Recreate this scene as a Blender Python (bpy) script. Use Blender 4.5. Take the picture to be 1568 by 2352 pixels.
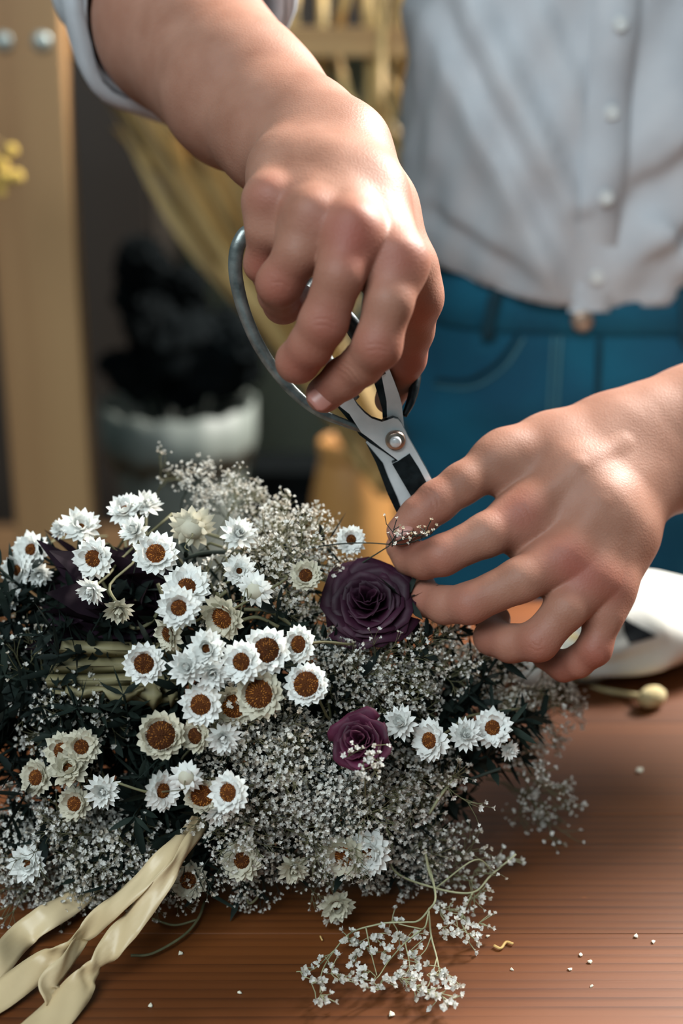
import bpy, bmesh, math, random
import numpy as np
from mathutils import Vector, Matrix, Quaternion

for _o in list(bpy.data.objects): bpy.data.objects.remove(_o)
scene = bpy.context.scene
COL = scene.collection
random.seed(7)

# ------------------------------------------------------------------ camera
TABLE_Z = 0.75
CAM = Vector((0.0, 0.0, 1.18))
PITCH = math.radians(20.0)
FPX = 2352 * 50.0 / 36.0
FWD = Vector((0, math.cos(PITCH), -math.sin(PITCH)))
UP = Vector((0, math.sin(PITCH), math.cos(PITCH)))
RIGHT = Vector((1, 0, 0))
cd = bpy.data.cameras.new('camera')
cam = bpy.data.objects.new('camera', cd); COL.objects.link(cam)
cam.location = CAM
cam.rotation_euler = (math.pi/2 - PITCH, 0, 0)
cd.sensor_fit = 'VERTICAL'; cd.sensor_height = 36.0; cd.sensor_width = 24.0; cd.lens = 50.0
cd.clip_start = 0.02
cd.dof.use_dof = True; cd.dof.focus_distance = 0.665; cd.dof.aperture_fstop = 4.0
scene.camera = cam

# ------------------------------------------------------------------ light and exposure
vs = scene.view_settings
vs.view_transform = 'Standard'; vs.look = 'None'; vs.gamma = 1.0; vs.use_curve_mapping = False
vs.exposure = 0.0
cy = scene.cycles; cy.adaptive_threshold = 0.03; cy.max_bounces = 6; cy.diffuse_bounces = 3; cy.glossy_bounces = 2; cy.transmission_bounces = 3; cy.caustics_reflective = False; cy.caustics_refractive = False
world = bpy.data.worlds.new('world'); scene.world = world; world.use_nodes = True
bgn = world.node_tree.nodes['Background']
bgn.inputs[0].default_value = (0.66, 0.95, 1.0, 1); bgn.inputs[1].default_value = 0.17

def area(name, loc, target, sx, sy, power, color):
    l = bpy.data.lights.new(name, 'AREA'); l.shape = 'RECTANGLE'; l.size = sx; l.size_y = sy
    l.energy = power; l.color = color
    o = bpy.data.objects.new(name, l); COL.objects.link(o); o.location = loc
    o.rotation_euler = (Vector(target) - Vector(loc)).to_track_quat('-Z', 'Y').to_euler()
    return o
# tall window behind the person's shoulder, out of frame to the right: the key light
area('window_light_key', (1.65, 2.0, 2.65), (0.0, 0.65, 0.95), 0.8, 0.9, 300, (1.0, 0.95, 0.88))
# broad unseen area light added high up, left of the camera: soft cool fill
area('fill_light', (-0.9, -1.1, 2.8), (0.0, 0.75, 0.85), 1.8, 1.6, 76, (0.86, 0.96, 1.0))

# ------------------------------------------------------------------ helpers
def P(px, py, d):
    """world point seen at pixel (px,py) of the 1568x2352 frame, at depth d along the view axis"""
    return CAM + FWD*d + RIGHT*((px-784)/FPX*d) + UP*((1176-py)/FPX*d)
def table_depth(py, z=TABLE_Z):
    v = (1176-py)/FPX
    return (CAM.z - z)/(math.sin(PITCH) - v*math.cos(PITCH))
def T(px, py, z=0.0):
    """point on the table top under pixel (px,py), z above the board"""
    return P(px, py, table_depth(py, TABLE_Z+z))
def camdir(x, y, z):
    """direction given as picture right, picture up, towards the camera"""
    return (RIGHT*x + UP*y - FWD*z).normalized()

class MB:
    def __init__(s): s.v = []; s.f = []; s.m = []; s.a = []; s.smooth = True
    def add(s, verts, faces, mi=0, attr=0.0):
        o = len(s.v); s.v.extend([tuple(x) for x in verts]); s.a.extend([attr]*len(verts))
        for f in faces: s.f.append(tuple(i+o for i in f)); s.m.append(mi)
    def box(s, lo, hi, mi=0):
        x0,y0,z0 = lo; x1,y1,z1 = hi
        s.add([(x0,y0,z0),(x1,y0,z0),(x1,y1,z0),(x0,y1,z0),(x0,y0,z1),(x1,y0,z1),(x1,y1,z1),(x0,y1,z1)],
              [(0,3,2,1),(4,5,6,7),(0,1,5,4),(1,2,6,5),(2,3,7,6),(3,0,4,7)], mi)
    def tube(s, pts, rad, n=6, mi=0, attr=0.0, flat=1.0, cap=True):
        pts = [Vector(p) for p in pts]; L = len(pts)
        if not hasattr(rad, '__len__'): rad = [rad]*L
        nrm = None; vs_ = []; fs = []
        for i, p in enumerate(pts):
            t = (pts[min(i+1, L-1)] - pts[max(i-1, 0)])
            t = t.normalized() if t.length > 1e-9 else Vector((0,0,1))
            if nrm is None:
                ref = Vector((0,0,1)) if abs(t.z) < 0.9 else Vector((1,0,0))
                nrm = t.cross(ref).normalized()
            nrm = (nrm - t*nrm.dot(t)).normalized(); b = t.cross(nrm)
            for k in range(n):
                a = 2*math.pi*k/n
                vs_.append(p + nrm*math.cos(a)*rad[i] + b*math.sin(a)*rad[i]*flat)
        for i in range(L-1):
            for k in range(n):
                k2 = (k+1) % n
                fs.append((i*n+k, i*n+k2, (i+1)*n+k2, (i+1)*n+k))
        if cap:
            fs.append(tuple(range(n-1, -1, -1))); fs.append(tuple((L-1)*n+k for k in range(n)))
        s.add(vs_, fs, mi, attr)
    def lathe(s, prof, n=24, c=(0,0,0), mi=0, wob=None):
        vs_ = []; fs = []
        for i, (r, z) in enumerate(prof):
            for k in range(n):
                a = 2*math.pi*k/n; rr = r*(wob(a, z) if wob else 1)
                vs_.append((c[0]+rr*math.cos(a), c[1]+rr*math.sin(a), c[2]+z))
        for i in range(len(prof)-1):
            for k in range(n):
                k2 = (k+1) % n
                fs.append((i*n+k, i*n+k2, (i+1)*n+k2, (i+1)*n+k))
        s.add(vs_, fs, mi)
    def mesh(s, name, mats):
        me = bpy.data.meshes.new(name); me.from_pydata(s.v, [], s.f); me.update()
        mats = mats if isinstance(mats, (list, tuple)) else [mats]
        for m in mats: me.materials.append(m)
        if len(mats) > 1: me.polygons.foreach_set('material_index', s.m)
        me.polygons.foreach_set('use_smooth', [s.smooth]*len(me.polygons))
        if any(s.a):
            at = me.attributes.new('tone', 'FLOAT', 'POINT'); at.data.foreach_set('value', s.a)
        me.validate(); return me
    def build(s, name, mats, parent=None):
        return link(name, s.mesh(name, mats), parent)

def link(name, me, parent=None):
    o = bpy.data.objects.new(name, me); COL.objects.link(o)
    if parent is not None: o.parent = parent
    return o
def empty(name, loc=(0,0,0), parent=None):
    o = bpy.data.objects.new(name, None); o.empty_display_size = 0.01; COL.objects.link(o); o.location = loc
    if parent is not None: o.parent = parent
    return o
def tag(o, label=None, cat=None, group=None, kind=None):
    if label: o['label'] = label
    if cat: o['category'] = cat
    if group: o['group'] = group
    if kind: o['kind'] = kind
    return o
def rebase(root, *objs):
    """make world-space child meshes keep their place under a root that is not at the origin"""
    for o in objs: o.matrix_parent_inverse = Matrix.Translation(-Vector(root.location))
def copy_tree(o, parent=None):
    c = o.copy(); COL.objects.link(c); c.parent = parent
    for ch in o.children: copy_tree(ch, c)
    return c
def frame(z, hint=None):
    z = Vector(z).normalized()
    h = Vector(hint) if hint is not None else (Vector((0,0,1)) if abs(z.z) < 0.9 else Vector((1,0,0)))
    x = h.cross(z).normalized(); y = z.cross(x)
    return Matrix((x, y, z)).transposed()
def catmull(pts, n=8):
    pts = [Vector(p) for p in pts]
    q = [pts[0]*2-pts[1]] + pts + [pts[-1]*2-pts[-2]]; out = []
    for i in range(1, len(q)-2):
        for k in range(n):
            t = k/n; a, b, c, d = q[i-1], q[i], q[i+1], q[i+2]
            out.append(0.5*((2*b) + (c-a)*t + (2*a-5*b+4*c-d)*t*t + (3*b-a-3*c+d)*t**3))
    out.append(pts[-1]); return out
def lerplist(vals, n):
    out = []
    for i in range(n):
        t = i/(n-1)*(len(vals)-1); k = min(int(t), len(vals)-2); out.append(vals[k]+(vals[k+1]-vals[k])*(t-k))
    return out

ORD = ['leftmost', 'second from left', 'third from left', 'fourth from left', 'fifth from left', 'sixth from left', 'seventh from left', 'eighth from left', 'ninth from left', 'tenth from left', 'eleventh from left', 'twelfth from left', 'thirteenth from left']
# ------------------------------------------------------------------ materials
def srgb(r, g, b):
    f = lambda c: (c/255/12.92) if c/255 <= 0.04045 else ((c/255+0.055)/1.055)**2.4
    return (f(r), f(g), f(b))
def M(name, c1, c2=None, scale=20, rough=0.6, metal=0.0, stretch=(1,1,1), bump=0.0, bscale=None, sss=0.0,
      trans=0.0, rand=0.0, tone=None, spec=0.5, detail=3, coat=0.0):
    m = bpy.data.materials.new(name); m.use_nodes = True; nt = m.node_tree; N = nt.nodes; Lk = nt.links
    b = N['Principled BSDF']; c2 = c2 or c1
    tc = N.new('ShaderNodeTexCoord'); mp = N.new('ShaderNodeMapping'); mp.inputs['Scale'].default_value = stretch
    Lk.new(tc.outputs['Object'], mp.inputs[0])
    nz = N.new('ShaderNodeTexNoise'); nz.inputs['Scale'].default_value = scale; nz.inputs['Detail'].default_value = detail
    Lk.new(mp.outputs[0], nz.inputs[0])
    rp = N.new('ShaderNodeValToRGB'); rp.color_ramp.elements[0].position = 0.32; rp.color_ramp.elements[1].position = 0.68
    rp.color_ramp.elements[0].color = (*c1, 1); rp.color_ramp.elements[1].color = (*c2, 1)
    Lk.new(nz.outputs[0], rp.inputs[0]); colout = rp.outputs[0]
    if tone is not None:
        at = N.new('ShaderNodeAttribute'); at.attribute_name = 'tone'
        mx = N.new('ShaderNodeMix'); mx.data_type = 'RGBA'
        Lk.new(at.outputs['Fac'], mx.inputs[0]); Lk.new(colout, mx.inputs[6]); mx.inputs[7].default_value = (*tone, 1)
        colout = mx.outputs[2]
    if rand:
        oi = N.new('ShaderNodeObjectInfo'); mr = N.new('ShaderNodeMapRange')
        mr.inputs[3].default_value = 1-rand; mr.inputs[4].default_value = 1+rand*0.5
        Lk.new(oi.outputs['Random'], mr.inputs[0])
        ml = N.new('ShaderNodeMix'); ml.data_type = 'RGBA'; ml.blend_type = 'MULTIPLY'; ml.inputs[0].default_value = 1
        Lk.new(colout, ml.inputs[6]); Lk.new(mr.outputs[0], ml.inputs[7]); colout = ml.outputs[2]
    Lk.new(colout, b.inputs['Base Color'])
    b.inputs['Roughness'].default_value = rough; b.inputs['Metallic'].default_value = metal
    b.inputs['Specular IOR Level'].default_value = spec; b.inputs['Coat Weight'].default_value = coat
    if sss:
        b.inputs['Subsurface Weight'].default_value = sss; b.inputs['Subsurface Radius'].default_value = (1, 0.35, 0.2)
        b.inputs['Subsurface Scale'].default_value = 0.004
    if bump:
        nb = N.new('ShaderNodeTexNoise'); nb.inputs['Scale'].default_value = bscale or scale*3; nb.inputs['Detail'].default_value = 4
        Lk.new(mp.outputs[0], nb.inputs[0])
        bp = N.new('ShaderNodeBump'); bp.inputs['Strength'].default_value = bump; bp.inputs['Distance'].default_value = 0.001
        Lk.new(nb.outputs[0], bp.inputs['Height']); Lk.new(bp.outputs[0], b.inputs['Normal'])
    if trans:
        tr = N.new('ShaderNodeBsdfTranslucent'); Lk.new(colout, tr.inputs[0])
        ms = N.new('ShaderNodeMixShader'); ms.inputs[0].default_value = trans
        Lk.new(b.outputs[0], ms.inputs[1]); Lk.new(tr.outputs[0], ms.inputs[2])
        Lk.new(ms.outputs[0], N['Material Output'].inputs[0])
    return m

def wood(name, dark, mid, light, grain=150.0, rough=0.4, axis=0, rand=0.12, wear=False, ring=0.16, contrast=1.0):
    """procedural timber, grain running along the given object axis"""
    m = bpy.data.materials.new(name); m.use_nodes = True; nt = m.node_tree; N = nt.nodes; Lk = nt.links
    b = N['Principled BSDF']
    tc = N.new('ShaderNodeTexCoord'); mp = N.new('ShaderNodeMapping')
    sc = [1.0, 1.0, 1.0]; sc[axis] = 0.045; mp.inputs['Scale'].default_value = sc
    oi = N.new('ShaderNodeObjectInfo'); ml = N.new('ShaderNodeMath'); ml.operation = 'MULTIPLY'; ml.inputs[1].default_value = 7.0
    Lk.new(oi.outputs['Random'], ml.inputs[0]); cx = N.new('ShaderNodeCombineXYZ')
    for i in range(3): Lk.new(ml.outputs[0], cx.inputs[i])
    Lk.new(tc.outputs['Object'], mp.inputs[0]); Lk.new(cx.outputs[0], mp.inputs[1])
    big = N.new('ShaderNodeTexNoise'); big.inputs['Scale'].default_value = grain*0.11; big.inputs['Detail'].default_value = 2
    Lk.new(mp.outputs[0], big.inputs[0])
    # growth rings: a distorted band along the grain
    fine = N.new('ShaderNodeTexNoise'); fine.inputs['Scale'].default_value = grain; fine.inputs['Detail'].default_value = 5; fine.inputs['Roughness'].default_value = 0.62
    Lk.new(mp.outputs[0], fine.inputs[0])
    wv = N.new('ShaderNodeTexWave'); wv.bands_direction = 'Y' if axis != 1 else 'X'; wv.wave_profile = 'SAW'
    wv.inputs['Scale'].default_value = grain*ring; wv.inputs['Distortion'].default_value = 9.0; wv.inputs['Detail'].default_value = 3
    wv.inputs['Detail Scale'].default_value = 0.22
    Lk.new(mp.outputs[0], wv.inputs[0])
    r1 = N.new('ShaderNodeValToRGB'); e = r1.color_ramp.elements
    e[0].position = 0.30; e[0].color = (*mid, 1); e[1].position = 0.72; e[1].color = (*light, 1)
    Lk.new(big.outputs[0], r1.inputs[0])
    r2 = N.new('ShaderNodeValToRGB'); e = r2.color_ramp.elements
    e[0].position = 0.45; e[0].color = (0, 0, 0, 1); e[1].position = 0.98; e[1].color = (contrast, contrast, contrast, 1)
    Lk.new(wv.outputs[0], r2.inputs[0])
    r3 = N.new('ShaderNodeValToRGB'); e = r3.color_ramp.elements
    e[0].position = 0.42; e[0].color = (1, 1, 1, 1); e[1].position = 0.62; e[1].color = (0.15, 0.15, 0.15, 1)
    Lk.new(fine.outputs[0], r3.inputs[0])
    mu = N.new('ShaderNodeMath'); mu.operation = 'MULTIPLY'; Lk.new(r2.outputs[0], mu.inputs[0]); Lk.new(r3.outputs[0], mu.inputs[1])
    mx = N.new('ShaderNodeMix'); mx.data_type = 'RGBA'; Lk.new(mu.outputs[0], mx.inputs[0]); Lk.new(r1.outputs[0], mx.inputs[6]); mx.inputs[7].default_value = (*dark, 1)
    out = mx.outputs[2]
    mr = N.new('ShaderNodeMapRange'); mr.inputs[3].default_value = 1-rand; mr.inputs[4].default_value = 1+rand; Lk.new(oi.outputs['Random'], mr.inputs[0])
    mm = N.new('ShaderNodeMix'); mm.data_type = 'RGBA'; mm.blend_type = 'MULTIPLY'; mm.inputs[0].default_value = 1
    Lk.new(out, mm.inputs[6]); Lk.new(mr.outputs[0], mm.inputs[7]); out = mm.outputs[2]
    if wear:   # pale scratches and worn flecks
        wn = N.new('ShaderNodeTexNoise'); wn.inputs['Scale'].default_value = 130; wn.inputs['Detail'].default_value = 2
        m2 = N.new('ShaderNodeMapping'); m2.inputs['Scale'].default_value = (0.35, 1.2, 1); Lk.new(tc.outputs['Object'], m2.inputs[0]); Lk.new(m2.outputs[0], wn.inputs[0])
        wr = N.new('ShaderNodeValToRGB'); e = wr.color_ramp.elements; e[0].position = 0.735; e[0].color = (0,0,0,1); e[1].position = 0.79; e[1].color = (0.5,0.5,0.5,1)
        Lk.new(wn.outputs[0], wr.inputs[0])
        m3 = N.new('ShaderNodeMix'); m3.data_type = 'RGBA'; Lk.new(wr.outputs[0], m3.inputs[0]); Lk.new(out, m3.inputs[6]); m3.inputs[7].default_value = (*[min(1, c*2.2) for c in light], 1)
        out = m3.outputs[2]
    Lk.new(out, b.inputs['Base Color']); b.inputs['Roughness'].default_value = rough
    bp = N.new('ShaderNodeBump'); bp.inputs['Strength'].default_value = 0.25; bp.inputs['Distance'].default_value = 0.0006; bp.invert = True
    Lk.new(mu.outputs[0], bp.inputs['Height']); Lk.new(bp.outputs[0], b.inputs['Normal'])
    return m

def skin_material():
    m = bpy.data.materials.new('skin'); m.use_nodes = True; nt = m.node_tree; N = nt.nodes; Lk = nt.links
    b = N['Principled BSDF']
    tc = N.new('ShaderNodeTexCoord')
    nz = N.new('ShaderNodeTexNoise'); nz.inputs['Scale'].default_value = 45; nz.inputs['Detail'].default_value = 5
    Lk.new(tc.outputs['Object'], nz.inputs[0])
    rp = N.new('ShaderNodeValToRGB'); e = rp.color_ramp.elements
    e[0].position = 0.3; e[0].color = (*srgb(146, 101, 82), 1); e[1].position = 0.72; e[1].color = (*srgb(165, 121, 102), 1)
    Lk.new(nz.outputs[0], rp.inputs[0])
    at = N.new('ShaderNodeAttribute'); at.attribute_name = 'red'
    mx = N.new('ShaderNodeMix'); mx.data_type = 'RGBA'; Lk.new(at.outputs['Fac'], mx.inputs[0]); Lk.new(rp.outputs[0], mx.inputs[6]); mx.inputs[7].default_value = (*srgb(152, 82, 70), 1)
    Lk.new(mx.outputs[2], b.inputs['Base Color'])
    b.inputs['Roughness'].default_value = 0.55; b.inputs['Specular IOR Level'].default_value = 0.32
    b.inputs['Subsurface Weight'].default_value = 0.25; b.inputs['Subsurface Radius'].default_value = (1, 0.4, 0.25); b.inputs['Subsurface Scale'].default_value = 0.004
    vo = N.new('ShaderNodeTexVoronoi'); vo.inputs['Scale'].default_value = 900; Lk.new(tc.outputs['Object'], vo.inputs[0])
    n2 = N.new('ShaderNodeTexNoise'); n2.inputs['Scale'].default_value = 620; n2.inputs['Detail'].default_value = 4; Lk.new(tc.outputs['Object'], n2.inputs[0])
    ad = N.new('ShaderNodeMath'); ad.operation = 'ADD'; Lk.new(vo.outputs['Distance'], ad.inputs[0]); Lk.new(n2.outputs[0], ad.inputs[1])
    # cross wrinkles over the joints
    wr = N.new('ShaderNodeAttribute'); wr.attribute_name = 'wrinkle'
    ad2 = N.new('ShaderNodeMath'); ad2.operation = 'MULTIPLY_ADD'; Lk.new(wr.outputs['Fac'], ad2.inputs[0]); ad2.inputs[1].default_value = -2.2; Lk.new(ad.outputs[0], ad2.inputs[2])
    bp = N.new('ShaderNodeBump'); bp.inputs['Strength'].default_value = 0.22; bp.inputs['Distance'].default_value = 0.0004
    Lk.new(ad2.outputs[0], bp.inputs['Height']); Lk.new(bp.outputs[0], b.inputs['Normal'])
    return m
SKIN = skin_material()
NAIL = M('nail', srgb(172, 116, 104), srgb(184, 128, 116), 60, rough=0.38, sss=0.2)
# ------------------------------------------------------------------ hands: smooth union of tapered bones, meshed by surface nets
def rcone(X, Y, Z, a, b, r1, r2):
    ba = b - a; l2 = float(ba.dot(ba)); rr = r1 - r2; a2 = l2 - rr*rr; il2 = 1.0/l2
    px = X-a.x; py = Y-a.y; pz = Z-a.z
    y = px*ba.x + py*ba.y + pz*ba.z; z = y - l2
    qx = px*l2 - ba.x*y; qy = py*l2 - ba.y*y; qz = pz*l2 - ba.z*y
    x2 = qx*qx + qy*qy + qz*qz; y2 = y*y*l2; z2 = z*z*l2
    k = math.copysign(1, rr)*rr*rr*x2
    d = (np.sqrt(x2*a2*il2) + y*rr)*il2 - r1
    d = np.where(np.sign(y)*a2*y2 < k, np.sqrt(x2+y2)*il2 - r1, d)
    d = np.where(np.sign(z)*a2*z2 > k, np.sqrt(x2+z2)*il2 - r2, d)
    return d.astype(np.float32)
def smin(a, b, k):
    h = np.maximum(k - np.abs(a-b), 0)/k
    return np.minimum(a, b) - h*h*k*0.25
class Grid:
    def __init__(s, lo, hi, h):
        s.lo = Vector(lo); s.h = h
        s.n = [int((hi[i]-lo[i])/h)+2 for i in range(3)]
        s.f = np.full(s.n, 0.05, np.float32)
    def sl(s, lo, hi):
        out = []
        for i in range(3):
            a = max(0, int((lo[i]-s.lo[i])/s.h)); b = min(s.n[i], int((hi[i]-s.lo[i])/s.h)+2); out.append(slice(a, max(a+1, b)))
        return tuple(out)
    def xyz(s, sl):
        ax = [(np.arange(sl[i].start, sl[i].stop)*s.h + s.lo[i]).astype(np.float32) for i in range(3)]
        return ax[0][:,None,None], ax[1][None,:,None], ax[2][None,None,:]
    def bbox(s, bones, pad):
        lo = [min(min(b[0][i]-b[2], b[1][i]-b[3]) for b in bones)-pad for i in range(3)]
        hi = [max(max(b[0][i]+b[2], b[1][i]+b[3]) for b in bones)+pad for i in range(3)]
        return lo, hi
    def body(s, bones, k):
        for b in bones:
            kk = b[4] if len(b) > 4 else k
            sl = s.sl(*s.bbox([b], kk+0.012)); d = rcone(*s.xyz(sl), *b[:4])
            s.f[sl] = smin(s.f[sl], d, kk)
    def digit(s, base, bones, kin, kout, res):
        sl = s.sl(*s.bbox(bones, kout+0.012)); X = s.xyz(sl); g = None
        for b in bones:
            d = rcone(*X, *b[:4]); kk = b[4] if len(b) > 4 else kin
            g = d if g is None else smin(g, d, kk)
        res[sl] = np.minimum(res[sl], smin(base[sl], g, kout))
    def groove(s, a, b, r, depth):
        lo, hi = s.bbox([(a, b, r, r)], 0.004); sl = s.sl(lo, hi); d = rcone(*s.xyz(sl), a, b, r, r)
        s.f[sl] += depth*np.clip(1-d/0.0015, 0, 1)*(d < 0.0015)
def surface_nets(f, lo, h):
    ins = f < 0; nx, ny, nz = f.shape
    cnt = np.zeros((nx-1, ny-1, nz-1), np.uint8)
    for dx in (0,1):
        for dy in (0,1):
            for dz in (0,1): cnt += ins[dx:nx-1+dx, dy:ny-1+dy, dz:nz-1+dz]
    I, J, K = np.nonzero((cnt > 0) & (cnt < 8)); n = len(I)
    idx = np.full(cnt.shape, -1, np.int32); idx[I, J, K] = np.arange(n)
    acc = np.zeros((n, 3)); c = np.zeros(n)
    for (a, b) in [((0,0,0),(1,0,0)),((0,1,0),(1,1,0)),((0,0,1),(1,0,1)),((0,1,1),(1,1,1)),((0,0,0),(0,1,0)),((1,0,0),(1,1,0)),
                   ((0,0,1),(0,1,1)),((1,0,1),(1,1,1)),((0,0,0),(0,0,1)),((1,0,0),(1,0,1)),((0,1,0),(0,1,1)),((1,1,0),(1,1,1))]:
        fa = f[I+a[0], J+a[1], K+a[2]]; fb = f[I+b[0], J+b[1], K+b[2]]; m = (fa < 0) != (fb < 0)
        t = np.where(m, fa/np.where(m, fa-fb, 1), 0)
        for q in range(3): acc[:, q] += np.where(m, a[q] + t*(b[q]-a[q]), 0)
        c += m
    V = (np.stack([I, J, K], 1) + acc/c[:, None])*h + np.array(lo)
    F = []
    for ax in range(3):
        s0 = [slice(1, -1)]*3; s0[ax] = slice(0, -1); s1 = list(s0); s1[ax] = slice(1, None)
        e = ins[tuple(s0)] != ins[tuple(s1)]
        q = np.array(np.nonzero(e)).T; off = np.ones(3, int); off[ax] = 0; q = q + off
        flip = ins[q[:,0], q[:,1], q[:,2]]
        u, w = [(1,2),(2,0),(0,1)][ax]
        def at(du, dw):
            p = q.copy(); p[:,u] += du; p[:,w] += dw; return idx[p[:,0], p[:,1], p[:,2]]
        quad = np.stack([at(-1,-1), at(0,-1), at(0,0), at(-1,0)], 1)
        quad[~flip] = quad[~flip][:, ::-1]; F.append(quad)
    F = np.concatenate(F); F = F[(F >= 0).all(1)]
    return V, F

def chain(pts):
    """pts: (px,py,depth,r_mm[,k_mm]) -> list of bones"""
    out = []
    for a, b in zip(pts[:-1], pts[1:]):
        bone = (P(*a[:3]), P(*b[:3]), a[3]*0.001, b[3]*0.001)
        if len(b) > 4: bone += (b[4]*0.001,)
        out.append(bone)
    return out

# ---- the hand that holds the scissors
R_palm = [
    chain([(310,-140,.88,43),(412,62,.80,45.5),(548,214,.735,37)]), chain([(548,214,.735,37),(642,310,.702,29),(686,350,.688,25)]),
    chain([(480,130,.78,34),(622,232,.725,26),(725,294,.692,20),(795,335,.677,17)]),
    chain([(695,335,.688,22),(655,395,.655,15.5),(620,464,.627,11.8)]),           # little metacarpal
    chain([(720,335,.682,20),(722,410,.645,16),(716,504,.612,12)]),               # ring
    chain([(755,330,.68,19),(788,420,.642,16),(810,534,.607,12.2)]),              # middle
    chain([(790,335,.675,17.5),(850,450,.642,15.5),(915,604,.614,12.2)]),         # index
    chain([(805,350,.68,17.5),(866,480,.668,16.5),(925,605,.655,14)]),            # thumb base
    chain([(868,480,.662,14),(908,590,.642,12)]),
    chain([(760,470,.65,16),(860,560,.648,14)]),
    chain([(660,450,.65,13),(760,520,.64,14)]),
    chain([(890,655,.622,7.5),(795,590,.615,7.5)]), chain([(790,590,.615,7.5),(698,555,.622,7.5)]), chain([(690,560,.622,7),(622,510,.636,6)]),   # webs
    chain([(925,610,.645,8),(950,665,.655,8)]),
]
R_palm = [b for c in R_palm for b in c]
R_tendon = [chain([(770,335,.659,4.5),(802,440,.6255,3.2),(808,500,.6005,4)]), chain([(730,355,.659,4.2),(722,430,.6245,3),(714,478,.6045,4)]),
            chain([(805,335,.657,4.2),(870,470,.623,3.0),(912,572,.6065,4)]), chain([(685,385,.656,4),(650,420,.632,3),(622,446,.619,4)])]
R_fing = {
 'index':  chain([(915,604,.614,12.2),(892,695,.608,10.2),(866,795,.611,10.2),(830,838,.621,9.0),(790,868,.630,8.9),(744,906,.640,8.3)]),
 'middle': chain([(810,534,.607,12.2),(780,632,.602,10.1),(742,742,.609,10.2),(712,796,.616,9.4),(684,830,.624,9.2),(702,822,.645,8)]),
 'ring':   chain([(716,504,.612,11.8),(685,580,.612,9.9),(642,650,.620,9.9),(640,676,.638,8.8),(650,698,.650,8.6),(692,690,.668,7.4)]),
 'little': chain([(620,462,.627,10.8),(609,530,.628,8.1),(603,606,.640,8.0),(618,632,.656,7.3),(640,645,.668,7),(672,640,.68,6)]),
 'thumb':  chain([(930,630,.656,13.2),(958,690,.658,11.2),(947,760,.672,9.8),(930,822,.686,9.9),(914,868,.697,9.0),(893,918,.704,7.2)]),
}
R_red = [((935,590,.598),9,.55),((815,520,.590),9,.6),((730,490,.595),8,.35),((610,440,.613),8,.45),((868,800,.601),8,.5),((750,745,.599),8,.6),((640,660,.611),9,.6),
         ((603,612,.632),8,.6),((690,840,.615),9,.6),((735,915,.632),8,.45),((800,860,.621),7,.25),((945,830,.678),10,.6),((965,720,.652),8,.4),((642,700,.643),8,.5),((820,590,.593),10,.4)]
R_crease = [  # wrinkle lines across joints (px,py,depth)
 [(842,793,.600),(866,789,.598),(890,797,.600)], [(846,806,.600),(868,803,.598),(888,808,.600)],
 [(722,735,.599),(745,732,.597),(768,742,.599)], [(724,748,.599),(748,748,.597),(765,756,.599)],
 [(780,838,.622),(800,852,.621),(822,880,.624)], [(772,846,.622),(792,860,.622),(812,886,.626)], [(790,832,.621),(810,846,.620),(830,872,.622)],
 [(625,650,.611),(645,648,.609),(660,658,.611)]]

# ---- the hand that holds the stem
L_palm = [
    chain([(2030,830,.86,44),(1800,905,.80,38),(1590,985,.748,29),(1490,1035,.735,25)]),
    chain([(1620,1050,.752,27),(1520,1075,.735,22),(1470,1105,.725,20)]), chain([(1620,945,.745,25),(1470,995,.735,23),(1400,1012,.732,21)]),
    chain([(1470,1085,.728,20),(1437,1230,.706,14.5),(1403,1348,.692,11.5)]),
    chain([(1450,1065,.728,21),(1405,1200,.700,15),(1358,1325,.686,12)]),
    chain([(1430,1040,.728,21),(1370,1160,.698,16),(1300,1280,.685,12.6)]),
    chain([(1405,1018,.728,21),(1308,1092,.706,16.5),(1205,1182,.695,12.8)]),
    chain([(1390,1010,.732,20),(1270,1035,.722,18),(1160,1052,.709,13.5)]),       # thumb base
    chain([(1290,1070,.722,16),(1190,1120,.713,11)]),
    chain([(1240,1160,.712,13),(1350,1260,.705,14),(1400,1300,.706,12)]),
    chain([(1160,1205,.700,7.5),(1238,1312,.692,7.5)]), chain([(1245,1315,.690,8),(1322,1375,.690,7.5)]), chain([(1330,1370,.690,7),(1395,1390,.696,6.5)]),   # webs
]
L_palm = [b for c in L_palm for b in c]
L_tendon = [chain([(1425,1025,.7045,3.6),(1325,1075,.691,3),(1215,1168,.687,4)]), chain([(1445,1062,.7055,3.6),(1380,1160,.6845,3),(1303,1268,.6775,4.2)]),
            chain([(1470,1090,.706,4),(1412,1210,.687,3.2),(1360,1316,.679,4.2)]), chain([(1488,1110,.710,4),(1442,1240,.693,3.4),(1404,1340,.685,4)])]
L_fing = {
 'thumb':  chain([(1165,1052,.709,12.5),(1125,1068,.703,10.6),(1060,1112,.696,10),(1002,1153,.692,10),(962,1186,.690,9.2),(922,1220,.690,7.4)]),
 'index':  chain([(1205,1182,.695,12.6),(1118,1228,.686,10.4),(1015,1276,.684,9.5),(972,1288,.690,8.6),(942,1282,.697,8.0),(918,1256,.700,7)]),
 'middle': chain([(1300,1280,.685,12.4),(1195,1332,.677,10.4),(1078,1386,.679,9.6),(1020,1390,.688,8.8),(978,1376,.697,8.2),(966,1343,.708,7)]),
 'ring':   chain([(1358,1325,.686,11.8),(1300,1398,.678,9.9),(1236,1472,.679,9.5),(1172,1478,.688,8.8),(1128,1464,.696,8.2),(1140,1422,.708,7)]),
 'little': chain([(1403,1348,.692,10.6),(1389,1412,.687,8.6),(1364,1490,.687,8.1),(1326,1520,.693,7.4),(1294,1530,.699,7.2),(1248,1508,.706,6.2)]),
}
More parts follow.
